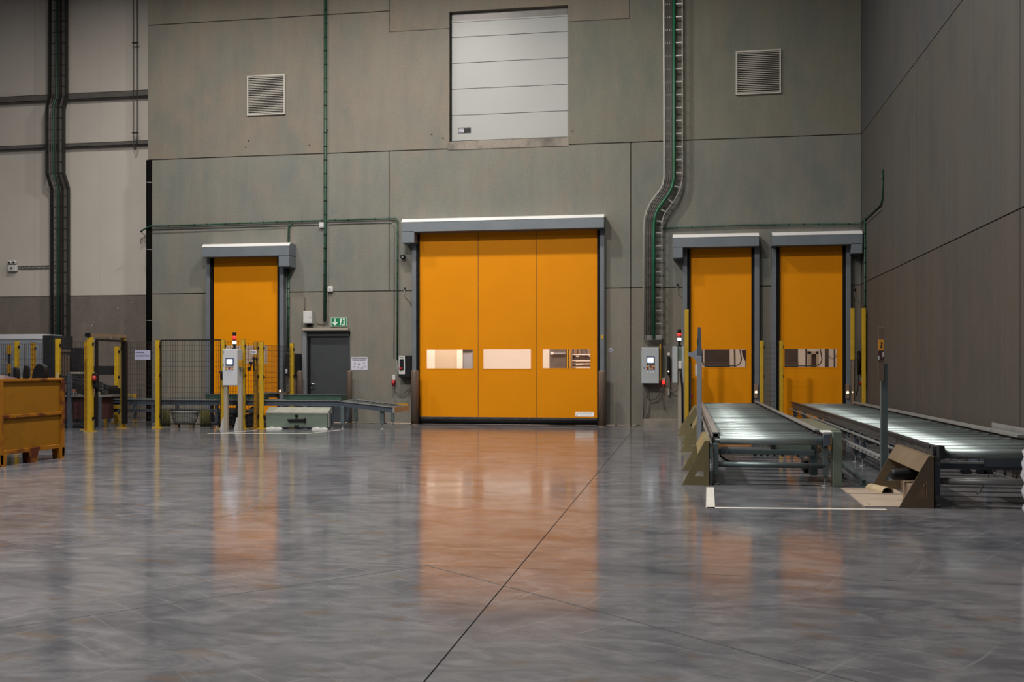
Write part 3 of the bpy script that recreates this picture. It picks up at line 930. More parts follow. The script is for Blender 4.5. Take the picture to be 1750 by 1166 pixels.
conduit('green_conduit', 'level green conduit above the two right-hand doors',
        [[(3.61, -0.05, 4.60), (5.5, -0.05, 4.63), (7.95, -0.05, 4.60), (8.03, -0.08, 4.60), (8.045, -0.5, 4.62), (8.045, -1.6, 4.63), (8.045, -2.45, 4.65), (8.045, -2.62, 4.75), (8.045, -2.62, 5.33)]], 0.018, 'dark_green_cable',
        side=[([(8.04, -0.2, 4.52), (8.04, -2.5, 4.56)], .008)])
conduit('green_conduit', 'thin upright green conduit on the right wall down to white socket', [[(8.045, -0.62, 4.62), (8.045, -0.62, 1.28)]], 0.022, 'dark_green_cable')
sb = thing('wall_socket', (8.03, -0.62, 1.0), 'white socket box with red plug on the right wall', 'socket')
MB().box(7.96, XR, -0.72, -0.58, 0.99, 1.14, 0.012).build('box', 'white_plastic', sb)
MB().cyl((7.93, -0.70, 1.04), (7.90, -0.70, 0.98), 0.035, 12).build('plug', 'red_plastic', sb)

# small devices on the back wall
def small_box(name, label, cat, x0, x1, z0, z1, dep, mt, bev=0.008):
    t = thing(name, ((x0 + x1) / 2, -dep, z0), label, cat)
    MB().box(x0, x1, -dep, 0, z0, z1, bev).build('body', mt, t)
    return t
t = small_box('junction_box', 'small white junction box on the crossing of green conduits', 'junction box', -4.73, -4.61, 4.80, 4.93, 0.07, 'white_plastic')
MB().box(-4.71, -4.63, -0.075, -0.069, 4.82, 4.91, 0.003).build('lid', 'white_plastic', t)
t = small_box('alarm_sounder', 'white rounded wall unit to the right of the tall green conduit', 'wall unit', -4.52, -4.375, 3.21, 3.36, 0.08, 'white_plastic', 0.03)
MB().cyl((-4.447, -0.085, 3.285), (-4.447, -0.079, 3.285), 0.03, 14).build('lens', 'cabinet_side', t)
t = small_box('junction_box', 'grey switch box with latch above the dark personnel door', 'junction box', -5.10, -4.87, 2.44, 2.75, 0.18, 'cabinet_side')
MB().box(-5.09, -4.88, -0.188, -0.179, 2.45, 2.74, 0.003).build('lid', 'white_plastic', t)
MB().box(-4.925, -4.905, -0.196, -0.187, 2.57, 2.61).build('latch', 'black_plastic', t)
MB().tube([(-5.12, -0.02, 3.1), (-5.12, -0.02, 2.45)], 0.012, 6).build('cable', 'grey_cable', t)
MB().tube([(-5.03, -0.06, 2.44), (-5.02, -0.06, 2.40), (-4.95, -0.06, 2.40), (-4.93, -0.06, 2.44)], 0.02, 8).build('cable_gland', 'black_plastic', t)
t = thing('wall_camera', (-2.60, -0.1, 4.0), 'small black dome sensor left of the wide orange door', 'camera')
MB().cyl((-2.60, 0, 4.05), (-2.60, -0.05, 4.05), 0.045, 14).build('mount', 'black_plastic', t)
MB().lathe([(0.0, -.06), (0.03, -.055), (0.055, -.02), (0.06, .02), (0.045, .05), (0.0, .06)], (-2.60, -0.09, 4.04), 14).build('housing', 'black_plastic', t)
MB().cyl((-2.585, -0.15, 4.03), (-2.58, -0.165, 4.027), 0.022, 12).build('lens', 'cabinet_side', t)
def hook(x, label, z=3.22):
    t = thing('cable_stub', (x, -0.02, z), label, 'cable', 'bare cable stubs at door frames')
    sgn = 1
    MB().tube([(x, -.02, z + .08), (x, -.03, z - .06), (x + .03, -.03, z - .13), (x + .12, -.03, z - .22), (x + .17, -.04, z - .33)], 0.012, 8).build('cable', 'conduit_grey', t)
    MB().cyl((x, -.02, z + .03), (x, -.02, z + .09), 0.018, 8).build('gland', 'dark_machine', t)
hook(-2.57, 'thin cable stub entering the left guide of the wide orange door')
hook(3.97, 'thin cable stub entering the nearer right-hand door frame above the cabinets')
hook(7.92, 'thin cable stub in the corner beside the rightmost orange door', 3.05)
t = thing('round_sticker', (2.42, -0.002, 1.75), 'small round blue and white sticker right of the wide orange door', 'sticker')
MB().cyl((2.42, 0, 1.775), (2.42, -0.004, 1.775), 0.045, 20).build('disc', 'paper', t)
MB().cyl((2.42, -0.003, 1.775), (2.42, -0.006, 1.775), 0.032, 20).build('ring', 'sticker_blue', t)
MB().cyl((2.42, -0.005, 1.775), (2.42, -0.0075, 1.775), 0.015, 16).build('centre', 'paper', t)
t = thing('wall_stain_strip', (2.43, -0.003, 1.9), 'thin dark scrape mark above the round blue sticker', 'scrape')
MB().prism([(2.435, 1.90), (2.445, 1.92), (2.45, 2.06), (2.44, 2.16), (2.43, 2.05)], -0.003, 0.0).build('mark', 'bollard_bronze', t)

# emergency light on pale wall
t = thing('emergency_light', (-13.4, 0.5, 3.9), 'twin-head emergency light with its cable tray on the pale wall', 'light')
MB().box(-13.60, -13.36, 0.48, 0.60, 3.92, 4.08, 0.012).build('body', 'white_plastic', t)
MB().cyl((-13.48, 0.478, 4.0), (-13.48, 0.47, 4.0), 0.025, 12).build('indicator', 'black_plastic', t)
for x in (-13.56, -13.42):
    hh = MB().lathe([(0.0, -.05), (0.035, -.045), (0.055, -.01), (0.058, .02), (0.03, .05), (0.0, .055)], (x, 0.52, 4.15), 14).build('lamp_head', 'white_plastic', t)
    MB().cyl((x + .02, 0.468, 4.15), (x + .025, 0.455, 4.148), 0.026, 12).build('lens', 'black_plastic', hh)
MB().box(-13.36, -12.28, 0.56, 0.60, 3.985, 4.0).box(-13.36, -12.28, 0.56, 0.60, 4.05, 4.065).build('tray', 'conduit_grey', t)
for i in range(7):
    MB().box(-13.3 + i * .15, -13.27 + i * .15, 0.555, 0.60, 3.99, 4.06).build('tray_clip', 'conduit_grey', t)
t = thing('cable_loop', (-9.6, 0.5, 4.7), 'coiled wire loop on the pale wall beside the black pipe', 'cable')
MB().tube([(-9.45, -0.10, 4.80), (-9.60, 0.45, 4.75), (-9.72, 0.55, 4.75), (-9.82, 0.56, 4.70), (-9.84, 0.56, 4.63), (-9.80, 0.56, 4.60)], .008, 6).build('cable', 'dark_tray', t)
MB().tube([(-9.78, 0.55, 4.62), (-9.78, 0.55, 4.71), (-9.74, 0.55, 4.735), (-9.52, 0.55, 4.735), (-9.48, 0.55, 4.70), (-9.48, 0.55, 4.66), (-9.52, 0.55, 4.62), (-9.74, 0.55, 4.62)], .007, 6).build('loop', 'grey_cable', t)

# exit sign
ex = thing('exit_sign', (-4.23, -0.03, 2.36), 'green exit sign with white arrow and running figure', 'sign')
MB().box(-4.44, -4.02, -0.035, 0.0, 2.365, 2.585, 0.003).build('plate', 'sign_border', ex)
MB().box(-4.42, -4.04, -0.038, -0.034, 2.385, 2.565).build('face', 'sign_green', ex)
MB().prism([(-4.345, 2.555), (-4.315, 2.555), (-4.315, 2.45), (-4.275, 2.485), (-4.265, 2.46), (-4.32, 2.395), (-4.34, 2.395), (-4.395, 2.46), (-4.385, 2.485), (-4.345, 2.45)], -0.041, -0.037).build('arrow', 'sign_white', ex)
dr = MB().prism([(-4.20, 2.40), (-4.175, 2.40), (-4.175, 2.46), (-4.15, 2.49), (-4.165, 2.515), (-4.15, 2.53), (-4.165, 2.555), (-4.20, 2.555)], -0.041, -0.037)
dr.prism([(-4.135, 2.555), (-4.09, 2.555), (-4.075, 2.53), (-4.09, 2.50), (-4.07, 2.45), (-4.07, 2.40), (-4.10, 2.46), (-4.12, 2.44), (-4.11, 2.51)], -0.041, -0.037)
dr.prism([(-4.155, 2.395), (-4.075, 2.395), (-4.095, 2.425), (-4.12, 2.415), (-4.145, 2.425)], -0.041, -0.037)
dr.build('running_figure', 'sign_white', ex)
nt_ = thing('notice_paper', (-3.715, -0.01, 1.29), 'white paper notice with small pictograms beside the personnel door', 'notice')
MB().box(-3.925, -3.508, -0.012, 0.0, 1.293, 1.612, 0.002).build('sheet', 'paper', nt_)
MB().box(-3.905, -3.53, -0.0135, -0.0115, 1.565, 1.580).build('header_line', 'ink', nt_)
MB().word_bars(-3.89, -0.0135, 1.528, 0.33, 0.016, 5).build('small_print', 'ink', nt_)
rp = random.Random(5)
for i, (x, z) in enumerate(((-3.83, 1.46), (-3.73, 1.45), (-3.60, 1.465), (-3.84, 1.375), (-3.74, 1.365), (-3.65, 1.36), (-3.58, 1.38))):
    ring = [(x + .024 * math.cos(a), z + .026 * math.sin(a)) for a in [j * PI / 6 for j in range(12)]]
    inn = [(x + .014 * math.cos(a), z + .016 * math.sin(a)) for a in [j * PI / 6 for j in range(12)]]
    if i in (1, 5):
        MB().prism([(x - .028, z - .03), (x + .028, z - .03), (x + .012, z + .03), (x - .004, z + .01)], -0.0135, -0.0115).build('pictogram', 'ink_grey', nt_)
    else:
        MB().prism(ring, -0.0135, -0.0115, 'y', [inn]).build('pictogram', 'ink_grey', nt_)

# black switch box with red switch beside big door
bb = thing('switch_box', (-2.47, -0.2, 1.1), 'black switch box with white front and red switch beside wide door', 'switch box')
MB().box(-2.66, -2.36, -0.24, 0, 1.12, 1.65, 0.012).build('body', 'black_plastic', bb)
MB().prism([(-2.65, 1.20), (-2.50, 1.20), (-2.50, 1.645), (-2.65, 1.645)], -0.252, -0.239, 'y', [[(-2.635, 1.29), (-2.525, 1.29), (-2.525, 1.56), (-2.635, 1.56)]]).build('front_plate', 'white_plastic', bb)
MB().cyl((-2.60, -0.245, 1.34), (-2.60, -0.29, 1.34), 0.035, 14).build('rotary_switch', 'red_plastic', bb)
MB().word_bars(-2.635, -0.2535, 1.59, 0.10, 0.02, 6).build('small_print', 'ink', bb)
pg = thing('power_plug', (-2.82, -0.06, 0.9), 'red and white plug with drooping cable left of the switch box', 'plug')
MB().box(-2.87, -2.79, -0.07, 0, 1.03, 1.18, 0.01).build('socket', 'white_plastic', pg)
MB().tube([(-2.83, -0.08, 1.05), (-2.83, -0.11, 0.98), (-2.83, -0.12, 0.92)], [0.045, 0.045, 0.025], 12).build('plug', 'red_plastic', pg)
MB().tube([(-2.83, -0.12, 0.93), (-2.80, -0.12, 0.80), (-2.70, -0.12, 0.72), (-2.58, -0.12, 0.72), (-2.48, -0.12, 0.80), (-2.40, -0.14, 0.96)], .012, 8).build('cable', 'grey_cable', pg)
MB().tube([(-2.76, -0.05, 1.6), (-2.74, -0.05, 1.25), (-2.66, -0.1, 1.17)], .010, 8).build('feed_cable', 'conduit_grey', pg)

# bollards
def bollard(x, y, hgt, r, label):
    t = thing('bollard', (x, y, 0), label, 'bollard', 'bronze steel bollards')
    MB().lathe([(r, 0.012), (r, hgt - .03), (r * .97, hgt - .012), (r * .85, hgt)], (x, y, 0), 24).build('tube', 'bollard_bronze', t)
    MB().lathe([(r * 1.35, 0), (r * 1.35, 0.012)], (x, y, 0), 24).build('base_plate', 'bollard_bronze', t)
bollard(-2.21, -0.42, 1.29, 0.088, 'bronze bollard at the left edge of the wide orange door')
bollard(2.262, -0.42, 1.29, 0.088, 'bronze bollard at the right edge of the wide orange door')
bollard(-5.085, -0.42, 1.285, 0.065, 'bronze bollard at the left jamb of the personnel door')
bollard(-3.865, -0.32, 1.285, 0.065, 'bronze bollard at the right edge of the personnel door')

# ------------------------------------------------------------------ right control cabinets
def signal_tower(parent, x, y, z):
    s = MB().cyl((x, y, z), (x, y, z + .03), 0.05, 16).build('signal_tower', 'black_plastic', parent)
    MB().cyl((x, y, z + .03), (x, y, z + .09), 0.022, 10).build('stem', 'black_plastic', s)
    for a, b, mt in ((.09, .12, 'black_plastic'), (.12, .18, 'lamp_white'), (.182, .235, 'lamp_red_dim'), (.237, .29, 'red_glow'), (.292, .375, 'black_plastic')):
        MB().cyl((x, y, z + a), (x, y, z + b), 0.042, 16).build('tier', mt, s)
def hmi(parent, x0, x1, z0, z1, y):
    f = MB().box(x0, x1, y - .012, y, z0, z1, 0.004).build('screen_bezel', 'screen_frame', parent)
    e = (x1 - x0) * .13
    s = MB().box(x0 + e, x1 - e, y - .015, y - .011, z0 + e * 1.2, z1 - e * 1.1).build('screen', 'screen_glow', f)
def buttons(parent, xs, zs, y):
    for j, z in enumerate(zs):
        for i, x in enumerate(xs):
            b = MB().cyl((x, y, z), (x, y - .02, z), 0.021, 14).build('button', 'yellow_button' if (i + j) % 2 == 0 else 'red_plastic', parent)
            MB().box(x - .028, x + .028, y - .004, y, z + .024, z + .044).build('button_label', 'black_plastic', b)
c = thing('control_cabinet', (3.35, -0.3, 1.0), 'grey wall control cabinet with lit screen below the zinc cable ladder', 'control cabinet', 'control cabinets')
MB().box(3.152, 3.555, -0.27, 0, 0.99, 1.82, 0.008).build('body', 'cabinet_grey', c)
dr_ = MB().box(3.158, 3.549, -0.29, -0.27, 0.996, 1.814, 0.006).build('door', 'cabinet_grey', c)
hmi(c, 3.268, 3.45, 1.44, 1.615, -0.29)
buttons(c, (3.29, 3.36, 3.43), (1.385, 1.335), -0.29)
for x in (3.29, 3.36, 3.43):
    MB().box(x - .018, x + .018, -0.2935, -0.29, 1.245, 1.285).build('small_label', 'paper', c)
MB().cyl((3.205, -0.29, 1.36), (3.205, -0.305, 1.36), 0.014, 10).build('lock', 'chrome', c)
MB().box(3.56, 3.60, -0.2, -0.02, 1.05, 1.90, 0.004).build('side_strip', 'amber_paint', c)
MB().box(3.175, 3.19, -0.2915, -0.29, 1.765, 1.79).build('mark', 'ink', c)
for pts in ([(3.19, -.15, .99), (3.20, -.12, .5), (3.19, -.1, .17)], [(3.26, -.15, .99), (3.29, -.12, .64), (3.36, -.1, .60), (3.46, -.1, .62), (3.55, -.12, .72), (3.62, -.12, .92)],
            [(3.33, -.1, .62), (3.30, -.08, .3), (3.25, -.05, .17)]):
    MB().tube(pts, .012, 7).build('cable', 'grey_cable', c)
pg = thing('power_plug', (3.66, -0.06, 0.95), 'white socket with red plug just right of the grey wall cabinet', 'plug')
MB().box(3.615, 3.685, -0.07, 0, 1.03, 1.12, 0.008).build('socket', 'white_plastic', pg)
MB().tube([(3.65, -0.08, 1.04), (3.65, -0.1, 0.97)], [0.04, 0.03], 12).build('plug', 'red_glow', pg)  # plug is no lamp; its glow is put into the material
MB().tube([(3.65, -.1, .97), (3.62, -.1, .7), (3.64, -.1, .5), (3.70, -.1, .35)], .008, 6).build('cable', 'grey_cable', pg)
bd = thing('barcode_reader', (3.76, -0.3, 1.0), 'slim black upright device between the two right-hand cabinets', 'device')
MB().box(3.74, 3.80, -0.25, 0.0, 1.20, 1.62, 0.01).build('body', 'black_plastic', bd)
MB().box(3.745, 3.80, -0.262, -0.249, 1.64, 1.70, 0.004).build('cap', 'white_plastic', bd)
MB().cyl((3.77, -0.25, 1.27), (3.77, -0.265, 1.27), 0.018, 10).build('indicator', 'lamp_spark', bd)
MB().tube([(3.77, -.1, 1.2), (3.76, -.1, .9), (3.84, -.1, .78), (3.98, -.2, .84)], .012, 7).build('cable', 'grey_cable', bd)
MB().box(3.75, 3.79, -0.10, -0.06, 0.72, 1.2).build('bracket', 'stand_beige', bd)
c = thing('control_cabinet', (4.0, -1.15, 0), 'side-on grey control cabinet on a post with red signal tower, right', 'control cabinet', 'control cabinets')
MB().box(3.868, 3.985, -1.45, -1.0, 1.02, 1.825, 0.008).build('body', 'cabinet_grey', c)
MB().box(4.085, 4.125, -1.45, -1.0, 1.02, 1.825, 0.008).build('door', 'cabinet_grey', c)
MB().box(3.985, 4.085, -1.40, -1.0, 1.48, 1.82).build('side_plate', 'box_green', c)
hb = MB().box(4.0, 4.075, -1.48, -1.38, 1.33, 1.50, 0.01).build('plug_housing', 'white_plastic', c)
MB().tube([(4.04, -1.45, 1.33), (4.06, -1.46, 1.2), (4.085, -1.46, .9), (4.09, -1.46, 0.1)], .022, 8).build('cable', 'black_plastic', c)
MB().box(3.99, 4.07, -1.38, -1.02, 0, 1.48).build('post', 'stand_beige', c)
signal_tower(c, 4.02, -1.3, 1.825)

# ------------------------------------------------------------------ yellow posts and wire mesh
def fence_post(x, y, h, label, w=0.085, plate=True, z0=0.0, group='yellow fence posts', material='yellow_paint'):
    t = thing('fence_post', (x, y, z0), label, 'fence post', group)
    MB().box(x - w / 2, x + w / 2, y - w / 2, y + w / 2, z0 + .008, z0 + h, 0.005).build('post', material, t)
    MB().box(x - w / 2 + .004, x + w / 2 - .004, y - w / 2 + .004, y + w / 2 - .004, z0 + h, z0 + h + .006).build('cap', 'black_plastic', t)
    if plate:
        MB().box(x - .10, x + .10, y - .10, y + .10, z0, z0 + .012, 0.003).build('base_plate', material, t)
    for z in (h * .93, h * .60, h * .14):
        MB().box(x + w / 2 - .004, x + w / 2 + .022, y - .02, y + .02, z0 + z - .03, z0 + z + .03, 0.004).build('clip', 'black_plastic', t)
    return t
def mesh_panel(p0, p1, z0, z1, label, frame=True, dx=0.055, dz=0.115, sign=None):
    """welded wire panel between two ground points"""
    p0, p1 = Vector((p0[0], p0[1], 0)), Vector((p1[0], p1[1], 0))
    L_ = (p1 - p0).length
    d = (p1 - p0).normalized()
    t = thing('mesh_panel', ((p0.x + p1.x) / 2, (p0.y + p1.y) / 2, z0), label, 'mesh panel', 'wire mesh fence panels')
    m = MB()
    n = max(2, int(L_ / dx))
    for i in range(n + 1):
        q = p0 + d * (L_ * i / n)
        m.bar((q.x, q.y, z0), (q.x, q.y, z1), 0.0055, 0.0055)
    k = max(2, int((z1 - z0) / dz))
    for i in range(k + 1):
        z = z0 + (z1 - z0) * i / k
        m.bar((p0.x, p0.y, z), (p1.x, p1.y, z), 0.0055, 0.0055)
    w = m.build('wire_mesh', 'wire_dark', t)
    w['kind'] = 'stuff'
    if frame:
        for a, b in (((p0.x, p0.y, z0), (p0.x, p0.y, z1)), ((p1.x, p1.y, z0), (p1.x, p1.y, z1)), ((p0.x, p0.y, z0), (p1.x, p1.y, z0)), ((p0.x, p0.y, z1), (p1.x, p1.y, z1))):
            MB().bar(a, b, 0.028, 0.028).build('frame_bar', 'black_plastic', t)
    return t
FY = -2.8
fence_post(-8.27, -4.216, 2.0, 'nearest yellow fence post, left side of the gate with red lock', 0.10)
fence_post(-8.347, FY, 2.02, 'yellow fence post at the right side of the gate')
fence_post(-7.505, FY, 1.97, 'yellow fence post just right of the bluish paper sign')
fence_post(-5.945, FY, 1.97, 'yellow fence post behind the white cabinet on two legs', 0.085)
fence_post(-5.475, -2.8, 1.97, 'yellow fence post at the right side of the white cabinet', 0.085)
fence_post(-5.33, -2.45, 1.93, 'darker yellow fence post in front of the tool board', 0.085, True, 0, 'yellow fence posts', 'amber_paint')
fence_post(-5.10, -2.66, 1.92, 'yellow fence post at the left end of the green steel box')
fence_post(-5.118, -0.85, 1.93, 'yellow fence post beside the left bollard of the personnel door')
fence_post(-9.02, -4.216, 1.97, 'yellow fence post rising behind the corner of the yellow bin')
fence_post(-8.735, -3.6, 1.93, 'yellow fence post just behind the nearest gate post', 0.085, True, 0, 'yellow fence posts', 'amber_paint')
fence_post(-11.56, -2.0, 1.99, 'yellow fence post left of two in front of the white machine', 0.08)
fence_post(-11.13, -2.0, 1.95, 'amber fence post right of two in front of the white machine', 0.085, True, 0, 'yellow fence posts', 'amber_paint')
fence_post(-9.63, -0.9, 1.88, 'far yellow post seen through the open gate', 0.09)
mesh_panel((-7.43, FY), (-6.0, FY), 0.10, 1.97, 'large black framed mesh panel left of the white cabinet')
mesh_panel((-8.29, FY), (-7.56, FY), 0.12, 1.93, 'mesh panel carrying the bluish paper sign', False)
mesh_panel((-8.98, -4.216), (-8.32, -4.216), 0.65, 1.90, 'mesh panel between yellow bin and the nearest gate post', False)
mesh_panel((-13.0, -2.05), (-11.6, -2.05), 0.12, 1.92, 'mesh panel in front of the white machine at far left', False)
mesh_panel((-11.5, -2.05), (-10.38, -2.05), 0.12, 1.92, 'long mesh panel right of the amber post behind the yellow bin', False)
mesh_panel((-5.90, FY), (-5.525, FY), 0.10, 1.93, 'narrow mesh panel behind the white cabinet', False)
mesh_panel((-5.425, -2.79), (-5.15, -2.68), 0.10, 1.90, 'short mesh panel right of the white cabinet', False)
mesh_panel((-5.09, -2.6), (-5.115, -0.92), 0.77, 1.86, 'mesh panel running back towards the personnel door', False)
# gate beam and black gate frame
g = thing('gate_beam', (-8.3, -3.5, 1.98), 'brown beam lying across the tops of the gate posts', 'beam')
MB().bar((-8.29, -4.26, 2.045), (-8.33, -2.76, 2.06), 0.10, 0.07).build('beam', 'wood_beam', g)
MB().bar((-8.29, -4.30, 2.045), (-8.29, -4.25, 2.045), 0.105, 0.075).build('end_cap', 'black_plastic', g)
g = thing('fence_gate', (-8.26, -3.5, 0), 'black framed gate standing between the yellow gate posts', 'gate')
for a, b, w in (((-8.185, -4.12, 0.1), (-8.185, -4.12, 1.95), .05), ((-8.27, -2.87, 0.1), (-8.27, -2.87, 1.95), .09), ((-8.185, -4.12, 1.95), (-8.27, -2.87, 1.95), .045)):
    MB().bar(a, b, w, w).build('frame_bar', 'black_plastic', g)
lk = MB().box(-8.20, -8.10, -4.25, -4.15, 0.92, 1.24, 0.02).build('lock_body', 'black_plastic', g)
MB().lathe([(0, -.06), (.035, -.05), (.05, 0), (.035, .05), (0, .06)], (-8.145, -4.28, 1.13), 14).build('lock_handle', 'red_plastic', lk)
sg = thing('paper_sign', (-7.85, FY - .02, 1.53), 'bluish paper sign with bold heading fixed to the mesh fence', 'sign')
MB().box(-8.05, -7.675, FY - .025, FY - .018, 1.535, 1.745).build('sheet', 'paper_bluish', sg)
MB().word_bars(-8.03, FY - .027, 1.685, 0.21, 0.022, 7).build('small_print', 'ink', sg)
MB().text('GENERATOR', -8.03, FY - .027, 1.60, 0.062, width=0.33).build('lettering', 'ink', sg)
# right side
fence_post(4.178, -1.62, 2.61, 'tall yellow post left of the nearer right-hand orange door', 0.088, False)
fence_post(5.792, -1.2, 1.94, 'yellow post left of two between the right-hand orange doors', 0.078, False)
fence_post(6.203, -1.2, 1.94, 'yellow post right of two between the right-hand orange doors', 0.078, False)
fence_post(7.987, -0.8, 2.655, 'tall yellow post in the corner right of the rightmost orange door', 0.078, False)
t = thing('light_curtain', (7.754, -0.8, 0), 'yellow light curtain on a brown leg beside the rightmost orange door', 'light curtain')
MB().box(7.716, 7.792, -0.84, -0.76, 1.53, 2.655, 0.006).build('head', 'yellow_paint', t)
MB().box(7.73, 7.778, -0.83, -0.77, 0, 1.53).build('leg', 'carton_brown', t)
MB().cyl((7.75, -0.83, 0.82), (7.75, -0.845, 0.82), 0.014, 8).build('indicator', 'lamp_spark', t)
mesh_panel((5.84, -1.2), (6.16, -1.2), 0.15, 1.90, 'narrow mesh panel between the two middle yellow posts on the right', False)
mesh_panel((7.80, -0.8), (7.95, -0.8), 0.15, 1.90, 'very narrow mesh panel in the corner beside the right wall', False)
t = thing('hanging_hose', (7.9, -0.7, 0.8), 'black hose bundle hanging in the corner behind yellow post', 'hose')
MB().tube([(7.90, -.72, 1.72), (7.91, -.72, 1.55), (7.90, -.72, 1.2)], [.03, .05, .035], 10).build('hose', 'black_plastic', t)
MB().tube([(7.90, -.72, 1.2), (7.88, -.72, .9), (7.84, -.72, .75)], .012, 7).build('cable', 'black_plastic', t)
t = thing('photo_sensor', (4.24, -1.62, 0), 'slim dark sensor bar beside the tall left yellow post', 'sensor')
MB().box(4.245, 4.272, -1.66, -1.58, 0.0, 1.45, 0.004).build('bar', 'dark_machine', t)
MB().box(4.272, 4.31, -1.66, -1.58, 0.70, 0.80, 0.008).build('head', 'lamp_red_dim', t)

# ------------------------------------------------------------------ roller conveyors at right
def conveyor(name, label, xa, xb, ya, yb, ztop, pitch, r, post_right):
    """rollers between x=xa..xb, running from y=ya (near) to y=yb (door)"""
    t = thing(name, ((xa + xb) / 2, ya, 0), label, 'conveyor', 'roller conveyors')
    zc = ztop - r
    first = None
    n = int((yb - ya) / pitch)
    for i in range(n):
        y = ya + r + pitch * i
        if first is None:
            m = MB()
            rr = r * 1.08
            m.cyl((xa, y, zc), (xb, y, zc), r, 20)
            first = m.build('roller', 'zinc_roller', t)
            MB().cyl((xa - .05, y, zc), (xb + .05, y, zc), 0.015, 8).build('axle', 'zinc_rail', first)
            y0 = y
        else:
            c = first.copy()
            COL.objects.link(c)
            c.location = first.location + Vector((0, y - y0, 0))
    return t
def support_leg(t, x, y, z, s=0.06, mt='zinc_teal'):
    l = MB().box(x - s / 2, x + s / 2, y - s / 2, y + s / 2, 0.11, z, 0.004).build('leg', mt, t)
    MB().cyl((x, y, 0.01), (x, y, 0.13), 0.012, 8).build('threaded_foot', 'zinc_rail', l)
    MB().cyl((x, y, 0), (x, y, 0.012), 0.045, 14).build('foot_plate', 'zinc_rail', l)

ZT1 = 0.565
c1 = conveyor('roller_conveyor', 'nearer roller conveyor leading to the left of the two right-hand doors', 4.535, 5.675, -12.05, -0.25, ZT1, 0.42, 0.05, True)
MB().box(4.455, 4.530, -11.95, -0.2, ZT1 + .02, ZT1 + .035).box(4.455, 4.463, -11.95, -0.2, ZT1 - .10, ZT1 + .03).box(4.522, 4.530, -11.95, -0.2, ZT1 - .02, ZT1 + .03).build('side_rail', 'zinc_rail', c1)
MB().box(4.45, 4.52, -11.95, -0.2, ZT1 - .13, ZT1 - .02).build('chain_box', 'oily_chain', c1)
MB().box(4.425, 4.45, -11.9, -0.2, ZT1 - .14, ZT1 - .10).build('cable_duct', 'zinc_rail', c1)
MB().box(5.685, 5.748, -11.3, -0.2, ZT1 + .02, ZT1 + .04).box(5.74, 5.748, -11.3, -0.2, ZT1 - .10, ZT1 + .03).build('side_rail', 'zinc_rail', c1)
MB().box(5.69, 5.735, -12.05, -0.2, ZT1 - .13, ZT1 - .01).build('chain_box', 'oily_chain', c1)
for i in range(9):
    MB().box(5.70, 5.75, -11.95 + i * .2, -11.85 + i * .2, ZT1 - .01, ZT1 + .015, 0.004).build('guide_shoe', 'black_plastic', c1)
for y in (-12.0, -9.6, -7.2, -4.8, -2.4, -0.6):
    support_leg(c1, 4.492, y, ZT1 - .09)
    support_leg(c1, 5.715, y, ZT1 - .09)
MB().cyl((4.52, -12.0, 0.232), (5.72, -12.0, 0.232), 0.032, 16).build('cross_tube', 'zinc_teal', c1)
MB().box(4.52, 5.62, -11.80, -11.77, 0.33, 0.395).build('cross_beam', 'zinc_teal', c1)
for y in (-9.6, -7.2, -4.8):
    MB().box(4.52, 5.72, y - .02, y + .02, 0.30, 0.38).build('cross_beam', 'zinc_teal', c1)
for i, x in enumerate((4.95, 5.02, 5.09, 5.17, 5.26, 5.44)):
    MB().cyl((x, -11.81, 0.325), (x, -11.80, 0.325), 0.014, 8).build('bolt', 'black_plastic', c1)
MB().box(5.17, 5.60, -11.70, -11.2, 0.37, 0.49, 0.006).build('drive_box', 'box_green', c1)
MB().box(4.56, 5.16, -11.72, -11.66, 0.385, 0.41).box(4.56, 5.16, -11.70, -11.66, 0.445, 0.462).build('drive_rail', 'zinc_rail', c1)
MB().box(5.13, 5.17, -11.74, -11.2, 0.36, 0.50).build('drive_flange', 'dark_machine', c1)
MB().box(5.60, 5.68, -11.6, -11.3, 0.08, 0.46, 0.006).build('motor_plate', 'zinc_teal', c1)
MB().box(5.55, 5.67, -11.35, -11.0, 0.08, 0.22, 0.02).build('motor', 'dark_machine', c1)
MB().tube([(4.54, -11.9, .33), (4.60, -11.9, .28), (4.66, -11.8, .25)], .012, 7).build('cable', 'black_plastic', c1)
MB().box(5.685, 5.765, -12.08, -11.98, 0.46, 0.60, 0.006).build('end_plate', 'slate_rail', c1)
ep = thing('end_post', (5.85, -12.0, 0), 'grey-green steel post at the front right corner of nearer conveyor', 'post')
MB().box(5.795, 5.895, -12.05, -11.9, 0.0, 0.625, 0.005).build('post', 'box_green', ep)
MB().box(5.70, 5.82, -11.95, -11.6, 0.60, 0.615).build('top_plate', 'pad_white', ep)

ZT2 = 0.570
c2 = conveyor('roller_conveyor', 'longer roller conveyor along the right wall to the rightmost door', 6.60, 7.72, -13.65, -0.3, ZT2, 0.42, 0.05, False)
MB().box(6.515, 6.595, -13.6, -0.2, ZT2 - .115, ZT2 + .012).build('chain_box', 'oily_chain', c2)
MB().box(6.505, 6.52, -13.5, -0.2, ZT2 - .01, ZT2 + .02).build('side_rail', 'dark_machine', c2)
MB().box(6.47, 6.50, -12.15, -0.2, 0.42, 0.44).build('cable_duct', 'zinc_rail', c2)
MB().box(6.45, 6.50, -12.15, -0.2, 0.235, 0.285).build('lower_rail', 'zinc_rail', c2)
for i in range(40):
    MB().box(6.447, 6.452, -12.1 + i * .29, -12.0 + i * .29, 0.25, 0.27).build('rail_slot', 'dark_void', c2)
rc = random.Random(11)
for i in range(46):
    y = -12.1 + i * .255
    MB().box(6.485, 6.51, y, y + .04 + .08 * rc.random(), 0.33 + .05 * rc.random(), 0.36 + .05 * rc.random(), 0.004).build('chain_clip', 'oily_chain', c2)
